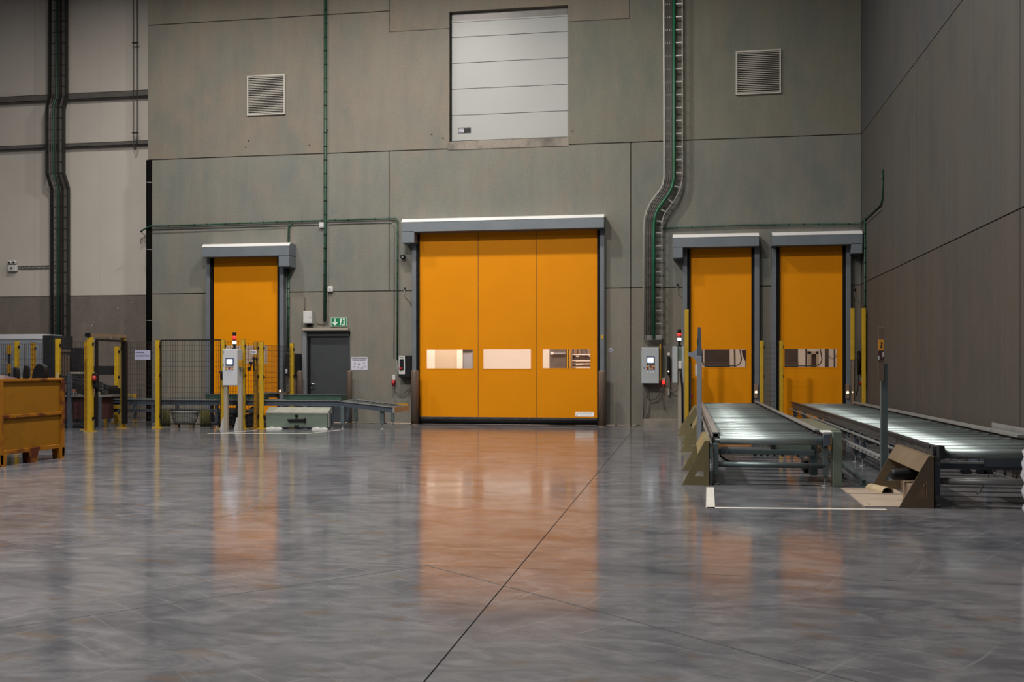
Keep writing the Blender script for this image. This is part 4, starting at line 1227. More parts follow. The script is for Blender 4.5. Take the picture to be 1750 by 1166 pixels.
MB().box(7.735, 7.83, -12.1, -0.95, ZT2 + .015, ZT2 + .045).box(7.82, 7.83, -12.1, -0.95, ZT2 - .12, ZT2 + .03).build('side_rail', 'zinc_rail', c2)
MB().box(7.73, 7.80, -13.6, -0.95, ZT2 - .12, ZT2 - .01).build('chain_box', 'oily_chain', c2)
for y in (-13.55, -11.4, -10.9, -9.4, -8.8, -7.2, -6.6, -4.8, -2.4, -0.6):
    support_leg(c2, 6.555, y, ZT2 - .10, 0.07, 'slate_rail')
for y in (-13.55, -10.9, -7.2, -4.8, -2.4, -1.1):
    support_leg(c2, 7.765, y, ZT2 - .10, 0.07, 'slate_rail')
MB().cyl((6.58, -13.55, 0.245), (7.74, -13.55, 0.245), 0.034, 16).build('cross_tube', 'zinc_rail', c2)
MB().box(6.58, 7.74, -13.30, -13.27, 0.34, 0.40).build('cross_beam', 'slate_rail', c2)
MB().box(6.62, 7.05, -13.35, -13.30, 0.40, 0.42).box(6.62, 7.05, -13.32, -13.29, 0.45, 0.468).build('drive_rail', 'zinc_rail', c2)
MB().box(7.05, 7.70, -13.33, -12.7, 0.37, 0.485, 0.006).build('drive_box', 'slate_rail', c2)
for y in (-9.4, -7.2, -4.8):
    MB().box(6.58, 7.74, y - .02, y + .02, 0.30, 0.38).build('cross_beam', 'slate_rail', c2)
MB().box(6.545, 6.60, -13.72, -13.60, 0.47, 0.60, 0.006).build('end_plate', 'dark_machine', c2)
for x in (6.85, 7.0, 7.05):
    MB().box(x, x + .10, -13.32, -13.25, 0.295, 0.335, 0.01).build('cable_clamp', 'dark_machine', c2)
MB().tube([(7.0, -13.3, .10), (7.05, -13.2, .10), (7.12, -13.1, .18)], .008, 6).build('loose_rod', 'zinc_rail', c2)
wg = thing('side_guide', (7.98, -10.6, 0.55), 'short grey steel angle at the right wall beside the longer conveyor', 'guide')
MB().box(7.93, 7.945, -12.6, -10.45, 0.565, 0.665).box(7.93, XR, -12.6, -10.45, 0.555, 0.57).build('angle', 'zinc_rail', wg)

# guards with triangular cheek plates
def guard(x0, x1, ya, yb, h, label, mt, motor=False):
    t = thing('machine_guard', ((x0 + x1) / 2, (ya + yb) / 2, 0), label, 'guard', 'folded steel guards along conveyors')
    w = x1 - x0
    tw = 0.055
    outer = [(x0, 0.0), (x1, 0.0), (x1, h), (x1 - tw, h)]
    hole = [(x1 - w * .55, h * .20), (x1 - w * .22, h * .20), (x1 - w * .22, h * .54)]
    for y in (ya, yb - .008):
        MB().prism(outer, y, y + .008, 'y', [hole]).build('cheek_plate', mt, t)
    MB().box(x1 - .008, x1, ya, yb, 0.0, h).build('back_plate', mt, t)
    # top sloping flange: upper third of the slanted edge
    fx, fz = x1 - tw - (w - tw) * .30, h * .70
    MB().prism([(x1, h), (x1, h + .006), (x1 - tw, h + .006), (fx - .004, fz + .004), (fx, fz), (x1 - tw, h)], ya, yb, 'y').build('sloped_plate', mt, t)
    if motor:
        yc = (ya + yb) / 2
        m = MB().tube([(x1 - .30, yc - .25, .27), (x1 - .28, yc - .25, .27), (x1 - .08, yc - .2, .27), (x1 - .02, yc - .2, .27)], [.045, .06, .06, .05], 18).build('motor', 'black_plastic', t)
        MB().box(x1 - .16, x1 - .01, yc - .45, yc - .1, 0.0, 0.19, 0.01).build('gearbox', 'carton_brown', t)
        MB().box(x1 - .013, x1 - .007, yc + .05, yc + .13, .33, .46).build('slot', 'dark_void', t)
    return t
guard(4.105, 4.42, -12.13, -10.42, 0.505, 'folded steel guard nearest the camera beside the nearer conveyor', 'olive_plate')
guard(4.075, 4.405, -7.40, -5.83, 0.515, 'middle folded steel guard of three beside the nearer conveyor', 'olive_plate')
guard(3.99, 4.39, -3.50, -1.95, 0.56, 'rearmost folded steel guard beside the nearer conveyor by the yellow post', 'olive_plate')
guard(6.17, 6.50, -13.75, -12.20, 0.495, 'open folded steel guard with black motor beside the longer conveyor', 'brown_plate', True)

# marker posts
mp_ = thing('marker_post', (4.37, -9.0, 0), 'slim grey post with curved side fin beside the nearer conveyor', 'post')
px = 4.345
MB().box(px - .035, px + .035, -9.035, -8.965, 0.01, 1.52, 0.004).build('post', 'wrapped_grey', mp_)
MB().box(px - .08, px + .08, -9.07, -8.93, 0, 0.012).build('base_plate', 'wrapped_grey', mp_)
MB().prism([(px - .035, 1.50), (px + .035, 1.50), (px + .022, 1.92), (px + .016, 1.94), (px - .022, 1.94)], -9.02, -8.98, 'y').build('blade', 'slate_rail', mp_)
MB().prism([(px - .03, 1.40), (px - .06, 1.47), (px - .10, 1.505), (px - .165, 1.525), (px - .165, 1.575), (px - .10, 1.58), (px - .06, 1.60), (px - .03, 1.65)], -9.02, -8.98, 'y').build('fin', 'wrapped_grey', mp_)
MB().box(px - .058, px - .03, -9.03, -8.97, 1.24, 1.40).build('reflector', 'white_plastic', mp_)
MB().box(px - .046, px - .028, -9.03, -8.97, 1.70, 1.78).build('reflector', 'yellow_paint', mp_)
mp_ = thing('marker_post', (6.35, -11.9, 0), 'grey channel post with orange sticker beside the longer conveyor', 'post')
MB().prism([(6.335, -11.95), (6.405, -11.95), (6.405, -11.88), (6.395, -11.88), (6.395, -11.94), (6.372, -11.94), (6.372, -11.93), (6.362, -11.93), (6.362, -11.94), (6.345, -11.94), (6.345, -11.88), (6.335, -11.88)], 0.01, 1.40, 'z').build('post', 'zinc_teal', mp_)
MB().box(6.29, 6.44, -12.0, -11.85, 0, 0.012).build('base_plate', 'zinc_teal', mp_)
bl = MB().box(6.298, 6.362, -11.965, -11.952, 1.20, 1.81, 0.004).build('blade', 'bollard_bronze', mp_)
os_ = MB().box(6.300, 6.358, -11.969, -11.9645, 1.55, 1.67).build('orange_sticker', 'orange_sticker', bl)
MB().prism([(6.318, 1.575), (6.345, 1.585), (6.335, 1.61), (6.347, 1.64), (6.325, 1.645), (6.328, 1.615)], -11.971, -11.968).build('pictogram', 'ink', bl)
MB().prism([(6.300, 1.43), (6.358, 1.45), (6.358, 1.54), (6.300, 1.54)], -11.969, -11.9645).build('red_sticker', 'maroon', bl)
MB().prism([(6.300, 1.44), (6.312, 1.44), (6.312, 1.49), (6.300, 1.48)], -11.971, -11.968).prism([(6.345, 1.47), (6.357, 1.48), (6.357, 1.53), (6.345, 1.53)], -11.971, -11.968).build('white_patch', 'paper', bl)

# flat cover between the conveyors, floor braces, mats
t = thing('cover_tray', (6.15, -7.0, 0), 'long green-grey steel cover on legs between the two roller conveyors', 'cover')
MB().box(5.93, 6.36, -8.75, -5.4, 0.40, 0.455, 0.005).build('cover', 'box_green', t)
MB().box(5.92, 5.94, -8.75, -5.4, 0.40, 0.505).build('edge', 'zinc_rail', t)
for y in (-8.5, -5.7):
    for x in (5.98, 6.30):
        MB().box(x - .02, x + .02, y - .02, y + .02, 0, 0.40).build('leg', 'zinc_teal', t)
for lab, p, q in (('upper of two leaning steel struts behind the end post', (5.86, -10.6, 0.34), (6.18, -11.75, 0.03)),
                  ('lower of two leaning steel struts behind the end post', (5.86, -10.5, 0.24), (6.03, -11.1, 0.03))):
    o = MB().bar(p, q, 0.045, 0.05).build('steel_strut', 'zinc_teal', None, (q[0], q[1], 0))
    MB().box(q[0] - .05, q[0] + .05, q[1] - .05, q[1] + .05, 0, 0.012).build('foot_plate', 'zinc_teal', o)
    tag(o, lab, 'strut', 'leaning struts')
t = thing('floor_plate', (6.1, -13.0, 0), 'front beige floor plate beside the open steel guard', 'floor plate', 'beige floor plates')
MB().prism([(5.86, -13.72), (6.20, -13.72), (6.42, -12.72), (5.87, -12.72)], 0.0, 0.008, 'z').build('plate', 'mat_beige', t)
MB().cyl((5.92, -13.6, .008), (5.92, -13.6, .012), .012, 8).build('screw', 'dark_machine', t)
t = thing('floor_plate', (6.1, -12.4, 0), 'rear beige floor plate under the curled cardboard', 'floor plate', 'beige floor plates')
MB().prism([(5.87, -12.67), (6.43, -12.67), (6.43, -12.20), (5.86, -12.20)], 0.0, 0.008, 'z').build('plate', 'mat_beige', t)
arc = [(6.225 + .068 * math.cos(a), 0.008 + .062 * math.sin(a)) for a in [PI * i / 10 for i in range(11)]]
inn = [(6.225 + .062 * math.cos(a), 0.008 + .056 * math.sin(a)) for a in [PI * i / 10 for i in range(10, -1, -1)]]
o = MB().prism(arc + inn, -12.62, -12.25, 'y').rot(math.radians(18), 'Z', (6.225, -12.43, 0)).build('curled_cardboard', 'cardboard', None, (6.225, -12.43, 0.008))
tag(o, 'curled strip of tan cardboard lying on the beige floor plate', 'cardboard')

# pale wrapped stack at the right frame edge
t = thing('wrapped_stack', (7.0, -15.5, 0), 'pale grey film-wrapped bundle on a dark stand at the right edge', 'bundle')
prof = [(0.10, .19), (0.235, .20), (0.25, .24), (0.225, .29), (0.245, .34), (0.255, .38), (0.23, .44), (0.262, .50), (0.245, .55), (0.255, .60), (0.235, .645), (0.25, .69), (0.225, .72), (0.0, .735)]
MB().lathe(prof, (7.01, -15.5, 0), 28).build('bundle', 'film_grey', t)
MB().cyl((6.985, -15.5, 0), (6.985, -15.5, 0.20), 0.20, 24).build('stand', 'black_plastic', t)

# ------------------------------------------------------------------ left conveyor line
c3 = thing('roller_conveyor', (-6.4, -1.7, 0), 'long conveyor line running behind the left fence to the wide door', 'conveyor', 'roller conveyors')
ZL = 0.605
MB().box(-10.3, -3.42, -2.30, -2.27, ZL - .10, ZL).box(-10.3, -3.42, -2.33, -2.27, ZL, ZL + .012).box(-10.3, -3.42, -2.33, -2.30, ZL - .105, ZL - .095).build('front_rail', 'slate_rail', c3)
MB().box(-10.3, -3.42, -2.335, -2.26, ZL + .012, ZL + .020).build('rail_edge', 'zinc_rail', c3)
MB().box(-10.3, -3.42, -1.13, -1.10, ZL - .10, ZL + .012).build('rear_rail', 'zinc_teal', c3)
first = None
for i in range(46):
    x = -10.25 + i * .15
    if first is None:
        first = MB().cyl((x, -2.27, ZL - .025), (x, -1.13, ZL - .025), 0.03, 14).build('roller', 'zinc_roller', c3)
    else:
        q = first.copy(); COL.objects.link(q); q.location = first.location + Vector((i * .15, 0, 0))
MB().box(-10.3, -5.3, -2.25, -2.21, 0.33, 0.40).build('lower_beam', 'slate_rail', c3)
MB().box(-10.3, -5.3, -2.26, -2.20, 0.395, 0.405).build('lower_edge', 'zinc_rail', c3)
for x in (-10.2, -9.0, -7.9, -6.35, -3.62):
    for y in (-2.28, -1.15):
        support_leg(c3, x, y, ZL - .08, 0.07, 'slate_rail')
# sloped end section
def slope(x):
    return ZL - .01 - (x + 3.42) * 0.105
sl = MB()
for y, mt in ((-2.285, 'slate_rail'), (-1.115, 'zinc_teal')):
    MB().prism([(-3.42, slope(-3.42) - .10), (-2.18, slope(-2.18) - .10), (-2.18, slope(-2.18) + .012), (-3.42, slope(-3.42) + .012)], y - .015, y + .015, 'y').build('ramp_rail', mt, c3)
MB().prism([(-3.42, slope(-3.42) + .010), (-2.18, slope(-2.18) + .010), (-2.18, slope(-2.18) + .020), (-3.42, slope(-3.42) + .020)], -2.33, -2.25, 'y').build('ramp_edge', 'zinc_rail', c3)
MB().prism([(-3.42, slope(-3.42) + .010), (-2.5, slope(-2.5) + .010), (-2.5, slope(-2.5) + .020), (-3.42, slope(-3.42) + .020)], -1.16, -1.08, 'y').build('ramp_edge', 'zinc_rail', c3)
for i in range(8):
    x = -3.33 + i * .145
    MB().cyl((x, -2.26, slope(x) - .02), (x, -1.13, slope(x) - .02), 0.03, 14).build('roller', 'zinc_roller', c3)
MB().box(-2.20, -2.16, -2.33, -1.10, slope(-2.18) - .10, slope(-2.18) + .02).build('end_plate', 'zinc_rail', c3)
MB().prism([(-2.53, .44), (-2.20, .455), (-2.20, .535), (-2.53, .52)], -1.10, -1.04, 'y').build('orange_stop', 'amber_paint', c3)
for x, y in ((-2.47, -2.20), (-3.36, -2.28), (-2.55, -1.13), (-3.44, -1.13)):
    support_leg(c3, x, y, slope(x) - .09, 0.09 if x > -2.5 else 0.08, 'zinc_teal')
def green_tray(x0, x1, y, z0, label):
    t = thing('green_tray', ((x0 + x1) / 2, y, z0), label, 'tray', 'green trays on the conveyor line')
    MB().prism([(x0, z0), (x1, z0), (x1 - .02, z0 + .12), (x0 - .02, z0 + .12)], y - .25, y - .235, 'y').build('front', 'tray_green', t)
    MB().prism([(x0, z0), (x1, z0), (x1 - .02, z0 + .12), (x0 - .02, z0 + .12)], y + .235, y + .25, 'y').build('back', 'tray_green', t)
    MB().box(x0, x1, y - .24, y + .24, z0, z0 + .02).build('bottom', 'tray_green', t)
    MB().box(x0 - .03, x1 + .0, y - .27, y - .235, z0 + .115, z0 + .13).build('rim', 'zinc_teal', t)
    for x in (x0 - .01, x1 - .02):
        MB().box(x, x + .015, y - .24, y + .24, z0, z0 + .12).build('end', 'tray_green', t)
green_tray(-4.93, -3.60, -1.45, ZL + .006, 'green tray on the conveyor line behind the steel box')
green_tray(-6.9, -5.55, -1.45, ZL + .006, 'green tray on the conveyor line behind the white cabinet')

# green steel box with sloped lid
b = thing('steel_box', (-4.3, -2.55, 0), 'low green-grey steel box with black handle in front of conveyor', 'steel box')
MB().box(-5.02, -3.60, -2.62, -2.38, 0.04, 0.36, 0.004).build('body', 'box_green', b)
MB().prism([(-2.63, 0.345), (-2.36, 0.345), (-2.36, 0.475), (-2.42, 0.475), (-2.63, 0.365)], -5.03, -3.585, 'x').build('lid', 'box_top', b)
MB().cyl((-4.30, -2.62, 0.292), (-4.30, -2.66, 0.292), 0.034, 16).build('knob', 'black_plastic', b)
hd = MB().prism([(-4.52, 0.215), (-4.09, 0.228), (-4.085, 0.16), (-4.48, 0.155)], -2.65, -2.62, 'y').build('handle', 'black_plastic', b)
MB().box(-4.12, -4.095, -2.67, -2.62, 0.14, 0.245, 0.004).build('handle_end', 'black_plastic', hd)
MB().prism([(-4.35, .045), (-4.25, .045), (-4.26, .075), (-4.25, .10), (-4.30, .08), (-4.35, .10), (-4.34, .075)], -2.64, -2.62, 'y').build('catch', 'black_plastic', b)
MB().box(-5.0, -3.62, -2.60, -2.40, 0.02, 0.05).build('plinth', 'slate_rail', b)
for x in (-4.98, -3.93):
    MB().prism([(x, 0.0), (x + .34, 0.0), (x + .32, .03), (x + .24, .038), (x + .16, .03), (x + .1, .045), (x + .02, .035)], -2.72, -2.50, 'y').build('pad', 'pad_white', b)
MB().box(-3.585, -3.56, -2.62, -2.50, 0.04, 0.40).build('side_lug', 'zinc_rail', b)

# white control cabinet on two legs
c = thing('control_cabinet', (-5.6, -3.15, 0), 'white control cabinet with lit screen on two legs, red signal tower', 'control cabinet', 'control cabinets')
MB().box(-5.775, -5.435, -3.17, -2.92, 0.965, 1.755, 0.006).build('body', 'cabinet_side', c)
MB().box(-5.772, -5.438, -3.195, -3.17, 0.97, 1.75, 0.005).build('door', 'cabinet_white', c)
hmi(c, -5.70, -5.515, 1.40, 1.565, -3.195)
buttons(c, (-5.685, -5.615, -5.545), (1.335,), -3.195)
for x in (-5.685, -5.615, -5.545):
    MB().box(x - .018, x + .018, -3.1985, -3.195, 1.20, 1.29).build('small_label', 'paper', c)
for z in (1.70, 1.665, 1.42, 1.385):
    MB().box(-5.762, -5.745, -3.20, -3.194, z, z + .015).build('hinge', 'black_plastic', c)
MB().box(-5.435, -5.36, -3.12, -3.02, 1.36, 1.52, 0.004).build('side_bracket', 'amber_paint', c)
for x in (-5.72, -5.395):
    l = MB().box(x - .04, x + .04, -3.16, -3.08, 0.0, 0.97 if x < -5.5 else 0.975).build('leg', 'stand_beige', c)
    MB().prism([(x - .14, 0.0), (x - .04, 0.0), (x - .04, .28), (x - .075, .27), (x - .13, .04)], -3.15, -3.09, 'y').build('gusset', 'cabinet_side', l)
signal_tower(c, -5.56, -3.06, 1.755)
MB().lathe([(0, -.12), (.06, -.10), (.08, 0), (.05, .10), (0, .12)], (-5.83, -3.0, 1.18), 10).build('hanging_pendant', 'black_plastic', c)
MB().tube([(-5.86, -3.0, 1.25), (-5.93, -3.0, 1.26)], .03, 8).build('pendant_arm', 'maroon', c)
# tools hanging on the fence in front of the left door pane
t = thing('tool_holder', (-5.2, -2.8, 1.3), 'white tool card with black hanging tools on the short mesh panel', 'tool holder')
MB().box(-5.30, -5.16, -2.81, -2.80, 1.66, 1.74, 0.002).build('card', 'paper', t)
MB().word_bars(-5.29, -2.812, 1.685, 0.11, 0.03, 8).build('small_print', 'ink', t)
for x, z0, z1, w in ((-5.22, 1.28, 1.58, .014), (-5.155, 1.46, 1.57, .010), (-5.285, 1.36, 1.48, .016), (-5.325, 1.28, 1.36, .022)):
    MB().box(x - w, x + w, -2.835, -2.805, z0, z1, 0.004).box(x - w * 1.9, x + w * 1.9, -2.84, -2.80, z1 - .05, z1 + .01, 0.004).build('tool', 'black_plastic', t)
t = thing('black_cabinet', (-5.3, -0.3, 0), 'black open cabinet against the wall left of personnel door', 'cabinet')
MB().box(-5.52, -5.185, -0.30, -0.04, 1.15, 1.70, 0.008).build('body', 'black_plastic', t)
MB().box(-5.34, -5.27, -0.32, -0.30, 1.30, 1.66).build('panel', 'bollard_bronze', t)
MB().box(-5.33, -5.29, -0.33, -0.30, 1.18, 1.24).build('lamp', 'lamp_spark', t)
MB().box(-5.45, -5.24, -0.25, -0.08, 0.0, 1.15).build('pedestal', 'bollard_bronze', t)
MB().box(-5.50, -5.45, -0.33, -0.30, 1.22, 1.32).build('tag', 'paper', t)
t = thing('work_bench', (-5.6, -1.0, 0), 'dark narrow bench behind the short mesh panel', 'bench')
MB().box(-6.02, -5.22, -0.92, -0.72, 0.735, 0.77).build('top', 'carton_brown', t)
for x in (-5.98, -5.26):
    MB().box(x - .02, x + .02, -0.84, -0.80, 0, 0.735).build('leg', 'dark_machine', t)
MB().box(-5.80, -5.5, -0.90, -0.74, 0.635, 0.735).build('drawer', 'dark_machine', t)
MB().cyl((-5.42, -0.85, .77), (-5.42, -0.85, .83), .022, 10).build('small_lamp', 'lamp_spark', t)

# tub and cloths under the conveyor
t = thing('plastic_tub', (-7.0, -2.5, 0), 'pale oval tub resting on blocks under the left conveyor', 'tub')
MB().lathe([(0.20, 0.09), (0.25, 0.10), (0.30, 0.22), (0.33, 0.335), (0.355, 0.345), (0.355, 0.36), (0.32, 0.36), (0.30, 0.30), (0.22, 0.12), (0.0, 0.11)], (-7.02, -2.48, 0), 26, 1.0, 0.42).build('shell', 'tub_grey', t)
for x in (-7.2, -6.85):
    MB().box(x - .04, x + .04, -2.54, -2.42, 0, 0.10, 0.006).build('block', 'wood_beam', t)
for i, (x, lab) in enumerate(((-7.50, 'folded olive cloth hanging left of the pale tub'), (-6.52, 'folded olive cloth hanging right of the pale tub'))):
    pts = []
    m = MB()
    n = 9
    vs, fs = [], []
    for j in range(n):
        xx = x - .13 + .26 * j / (n - 1)
        yy = -2.50 + .03 * math.sin(j * 2.1)
        for zz_ in (0.02, 0.2, 0.40):
            vs.append((xx + .02 * math.sin(zz_ * 9 + j), yy + .02 * math.cos(zz_ * 11 + j), zz_))
    for j in range(n - 1):
        for q in range(2):
            fs.append((j * 3 + q, j * 3 + 3 + q, j * 3 + 4 + q, j * 3 + 1 + q))
    k_ = len(vs)
    vs2 = [(p[0], p[1] + .025, p[2]) for p in vs]
    fs2 = [tuple(reversed([a + k_ for a in f])) for f in fs]
    rim = []
    edge = [j * 3 for j in range(n)] + [(n - 1) * 3 + 1, (n - 1) * 3 + 2] + [j * 3 + 2 for j in range(n - 2, -1, -1)] + [1]
    for a_, b_ in zip(edge, edge[1:] + edge[:1]):
        rim.append((a_, b_, b_ + k_, a_ + k_))
    m.add(vs + vs2, fs + fs2 + rim, True)
    o = m.build('hanging_cloth', 'olive_cloth', None, (x, -2.5, 0.02))
    tag(o, lab, 'cloth', 'olive cloths under the conveyor')
t = thing('gearmotor', (-5.55, -2.1, 0), 'dark gearmotor on the floor behind the white cabinet legs', 'motor')
MB().box(-5.72, -5.42, -2.2, -1.9, 0.0, 0.30, 0.02).build('gearbox', 'dark_machine', t)
MB().cyl((-5.58, -2.05, .30), (-5.58, -2.05, .44), .07, 16).build('motor', 'dark_machine', t)
MB().cyl((-5.58, -2.05, .44), (-5.58, -2.05, .47), .04, 16).build('fan_cap', 'maroon', t)
MB().box(-5.30, -5.16, -2.15, -1.95, 0.02, 0.14, 0.02).build('terminal_box', 'stand_beige', t)
t = thing('dark_locker', (-6.15, -1.9, 0), 'low dark machine block under the left conveyor beside the tub', 'machine')
MB().box(-6.42, -6.0, -2.1, -1.6, 0.04, 0.42, 0.015).build('block', 'dark_machine', t)
MB().box(-6.40, -6.02, -2.12, -2.1, 0.24, 0.26).build('strip', 'zinc_rail', t)
for x in (-6.38, -6.06):
    MB().box(x - .03, x + .03, -2.05, -1.65, 0, 0.04).build('foot', 'dark_machine', t)

# ------------------------------------------------------------------ machines behind the left fence
t = thing('white_machine', (-12.0, -1.0, 0), 'large white topped machine enclosure behind the far left fence', 'machine')
MB().box(-13.3, -11.43, -1.2, -0.4, 0.0, 2.05, 0.01).build('body', 'wrapped_grey', t)
MB().box(-13.2, -11.43, -1.215, -0.4, 2.05, 2.18, 0.012).build('hood', 'cabinet_white', t)
MB().box(-11.43, -11.13, -1.2, -0.4, 0.0, 2.15, 0.008).build('side_module', 'dark_machine', t)
for i in range(7):
    MB().box(-12.9 + i * .2, -12.88 + i * .2, -1.215, -1.2, 0.6, 1.95).build('rib', 'conduit_grey', t)
t = thing('warning_panel', (-12.2, -1.4, 0), 'small amber panel on a stand behind the far left fence', 'panel')
MB().box(-12.26, -12.15, -1.42, -1.38, 1.69, 1.91, 0.004).build('panel', 'amber_paint', t)
MB().box(-12.22, -12.19, -1.4, -1.36, 0, 1.70).build('post', 'dark_machine', t)
MB().box(-12.25, -12.16, -1.42, -1.38, 1.22, 1.45, 0.004).build('lower_panel', 'amber_paint', t)
t = thing('rod_rack', (-10.55, -1.5, 0), 'upright pinkish steel rods in a rack behind the fence', 'rack')
for i, x in enumerate((-10.73, -10.67, -10.61, -10.54)):
    MB().box(x - .014, x + .014, -1.52, -1.48, 0.5, 1.78 - .04 * i).build('rod', 'bollard_bronze', t)
MB().box(-10.76, -10.51, -1.55, -1.45, 1.74, 1.79).build('top_bar', 'bollard_bronze', t)
MB().box(-10.76, -10.51, -1.55, -1.45, 0.0, 0.5).build('base', 'dark_machine', t)
t = thing('assembly_table', (-9.5, -2.6, 0), 'dark assembly table carrying red and metal parts behind the gate', 'table')
MB().box(-10.6, -8.6, -3.3, -2.5, 0.70, 0.74).build('top', 'conduit_grey', t)
MB().box(-10.3, -8.7, -3.2, -2.6, 0.20, 0.68, 0.01).build('body', 'maroon', t)
for x in (-10.5, -9.35, -8.65):
    MB().box(x - .045, x + .045, -3.32, -3.24, 0.0, 1.25 if x == -9.35 else .70).build('leg', 'slate_rail', t)
MB().box(-9.35, -8.7, -3.30, -3.26, 1.22, 1.26).build('overhead_bar', 'stand_beige', t)
rz = random.Random(21)
for i in range(26):
    x = -10.3 + rz.random() * 1.6
    y = -3.2 + rz.random() * .5
    s = .03 + rz.random() * .05
    zz0 = 0.74
    o = MB().box(x - s, x + s, y - s, y + s, zz0, zz0 + .04 + rz.random() * .12, 0.008).build('part', ('red_parts', 'oily_chain', 'dark_machine', 'conduit_grey')[i % 4], t)
t = thing('black_hoses', (-9.6, -3.0, 0.8), 'bundle of dark curved hoses above the assembly table', 'hose')
for i in range(5):
    MB().tube([(-10.2 + .03 * i, -2.55, .95 + .05 * i), (-9.8, -2.55, 1.0 + .04 * i), (-9.3, -2.55, .92 + .045 * i), (-8.9 + .02 * i, -2.55, .80 + .03 * i)], .018, 8).build('hose', 'oily_chain' if i % 2 else 'dark_machine', t)
t = thing('drive_column', (-10.7, -0.75, 0), 'tall dark machine column behind the fence at the cable ladder', 'machine')
MB().box(-10.85, -10.55, -0.9, -0.6, 0, 1.85, 0.01).build('column', 'dark_machine', t)
MB().box(-10.55, -9.75, -0.88, -0.65, 1.18, 1.40, 0.01).build('arm', 'dark_machine', t)
t = thing('yellow_barrier', (-9.6, -0.8, 0), 'low yellow barrier rail beyond the open gate', 'barrier')
MB().box(-10.03, -9.16, -0.82, -0.78, 0.655, 0.695).build('rail', 'yellow_paint', t)
MB().box(-9.98, -9.55, -0.83, -0.79, 0.56, 0.655).build('plate', 'amber_paint', t)
for x in (-9.98, -9.2):
    MB().box(x - .03, x + .03, -0.82, -0.76, 0, 0.655).build('leg', 'amber_paint', t)
t = thing('drive_unit', (-9.45, -1.6, 0.62), 'black drive unit sitting above the conveyor beyond the gate', 'machine')
MB().box(-9.65, -9.28, -1.9, -1.3, 0.615, 0.86, 0.02).build('housing', 'black_plastic', t)
MB().box(-9.62, -9.32, -1.85, -1.35, 0.86, 0.93, 0.01).build('cover', 'dark_machine', t)
MB().box(-9.40, -9.33, -1.93, -1.90, 0.72, 0.84).build('tag', 'paper', t)

# ------------------------------------------------------------------ yellow stillage bin with scrap
bn = thing('metal_bin', (-5.6, -10.85, 0), 'rusty yellow steel stillage bin at the left edge', 'bin')
X0, X1, Y0, Y1, H = -6.25, -5.03, -11.55, -10.08, 1.20
for x in (X0, X1 - .07):
    for y in (Y0, Y1 - .07):
        MB().box(x, x + .07, y, y + .07, 0.02, H, 0.006).build('corner_post', 'bin_frame_paint', bn)
for z0, z1, inset in ((0.155, 0.215, 0), (0.655, 0.70, 0), (1.16, 1.20, 0)):
    MB().box(X1 - .05, X1 - .005, Y0 + .07, Y1 - .07, z0, z1, 0.005).build('side_rail', 'bin_frame_paint', bn)
    MB().box(X0 + .005, X0 + .05, Y0 + .07, Y1 - .07, z0, z1, 0.005).build('side_rail', 'bin_frame_paint', bn)
    MB().box(X0 + .07, X1 - .07, Y0 + .005, Y0 + .05, z0, z1, 0.005).build('side_rail', 'bin_frame_paint', bn)
    MB().box(X0 + .07, X1 - .07, Y1 - .05, Y1 - .005, z0, z1, 0.005).build('side_rail', 'bin_frame_paint', bn)
for z0, z1 in ((0.215, 0.655), (0.70, 1.16)):
    MB().box(X1 - .04, X1 - .03, Y0 + .06, Y1 - .06, z0, z1).build('side_sheet', 'bin_panel_paint', bn)
    MB().box(X0 + .03, X0 + .04, Y0 + .06, Y1 - .06, z0, z1).build('side_sheet', 'bin_panel_paint', bn)
    MB().box(X0 + .06, X1 - .06, Y0 + .03, Y0 + .04, z0, z1).build('side_sheet', 'bin_panel_paint', bn)
    MB().box(X0 + .06, X1 - .06, Y1 - .04, Y1 - .03, z0, z1).build('side_sheet', 'bin_panel_paint', bn)
MB().box(X0 + .03, X1 - .03, Y0 + .03, Y1 - .03, 0.16, 0.19).build('bottom_sheet', 'bin_panel_paint', bn)
for x in (X0, X1 - .12):
    for y in (Y0, (Y0 + Y1) / 2 - .1, Y1 - .14):
        w = .20 if abs(y - ((Y0 + Y1) / 2 - .1)) < .01 else .14
        MB().prism([(y, 0.16), (y + w, 0.16), (y + w - .02, 0.0), (y + .02, 0.0)], x, x + .12, 'x').build('foot', 'bin_frame_paint', bn)
# scrap in the bin
o = MB()
vs, fs = [], []
nx, ny = 12, 12
for i in range(nx):
    for j in range(ny):
        x = X0 + .06 + (X1 - X0 - .12) * i / (nx - 1)
        y = Y0 + .06 + (Y1 - Y0 - .12) * j / (ny - 1)
        u = j / (ny - 1)
        z = 1.10 + .16 * max(0, 1 - u * 1.25) + .03 * math.sin(i * 1.7) * math.cos(j * 1.3)
        vs.append((x, y, z))
for i in range(nx - 1):
    for j in range(ny - 1):
        fs.append((i * ny + j, (i + 1) * ny + j, (i + 1) * ny + j + 1, i * ny + j + 1))
k_ = len(vs)
vs += [(p[0], p[1], 0.9) for p in vs]
fs += [tuple(reversed([a + k_ for a in f])) for f in fs[:]]
ed = [i * ny for i in range(nx)] + [(nx - 1) * ny + j for j in range(1, ny)] + [i * ny + ny - 1 for i in range(nx - 2, -1, -1)] + [j for j in range(ny - 2, 0, -1)]
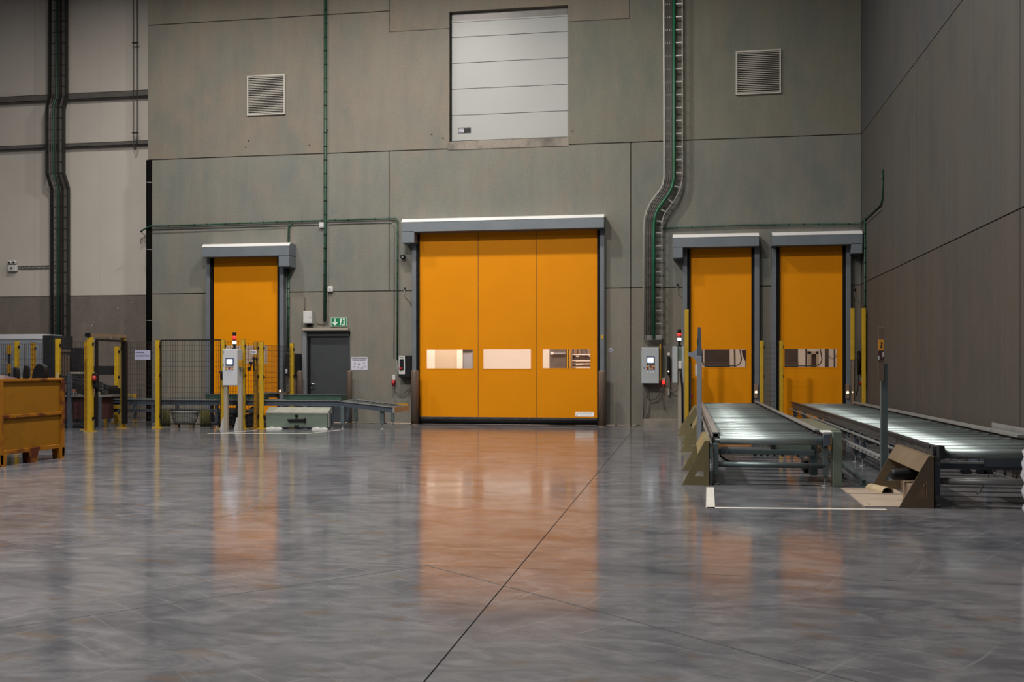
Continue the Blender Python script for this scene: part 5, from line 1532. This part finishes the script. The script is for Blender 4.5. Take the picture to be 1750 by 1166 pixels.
for a_, b_ in zip(ed, ed[1:] + ed[:1]):
    fs.append((a_, b_, b_ + k_, a_ + k_))
o.add(vs, fs, True)
o = o.build('scrap_sheeting', 'maroon', None, (-5.6, -10.85, 0.9))
tag(o, 'dark red-brown sheeting heaped inside the yellow bin', 'scrap')
def pad(x, y, z0, w, hgt, th, lean, label):
    n = 20
    pts = [(x + w / 2 * math.copysign(abs(math.cos(a)) ** .75, math.cos(a)), z0 + hgt / 2 + hgt / 2 * math.copysign(abs(math.sin(a)) ** .75, math.sin(a))) for a in [2 * PI * i / n for i in range(n)]]
    o = MB().prism(pts, y - th / 2, y + th / 2, 'y')
    o.rot(lean, 'Y', (x, y, z0))
    o = o.build('foam_pad', 'black_plastic', None, (x, y, z0))
    tag(o, label, 'pad', 'black pads in the yellow bin')
pad(-5.29, -10.35, 1.07, 0.19, 0.34, 0.10, 0.22, 'largest black rounded pad sticking out of the yellow bin')
pad(-5.45, -10.40, 1.10, 0.06, 0.29, 0.08, 0.05, 'slim black pad next to the largest pad in the yellow bin')
pad(-5.56, -10.45, 1.10, 0.055, 0.26, 0.08, -0.05, 'slimmest black pad, left of the other pads in the bin')
o = MB().bar((-5.08, -10.2, 1.05), (-5.075, -10.2, 1.285), 0.018, 0.018).build('wooden_stick', 'stand_beige', None, (-5.08, -10.2, 1.05))
tag(o, 'short pale stick standing at the right corner of the yellow bin', 'stick')
t = thing('scrap_fitting', (-5.75, -11.0, 1.1), 'small black and yellow scrap piece lying in the yellow bin', 'scrap')
MB().box(-5.80, -5.71, -11.05, -11.0, 1.15, 1.37, 0.006).build('frame', 'black_plastic', t)
MB().box(-5.785, -5.725, -11.06, -11.045, 1.17, 1.35).build('insert', 'amber_paint', t)
MB().lathe([(0, -.05), (.04, -.03), (.05, .02), (.02, .05), (0, .055)], (-5.90, -11.1, 1.30), 10).build('knob', 'black_plastic', t)
MB().tube([(-5.95, -11.1, 1.2), (-5.90, -11.1, 1.28)], .02, 8).build('arm', 'black_plastic', t)
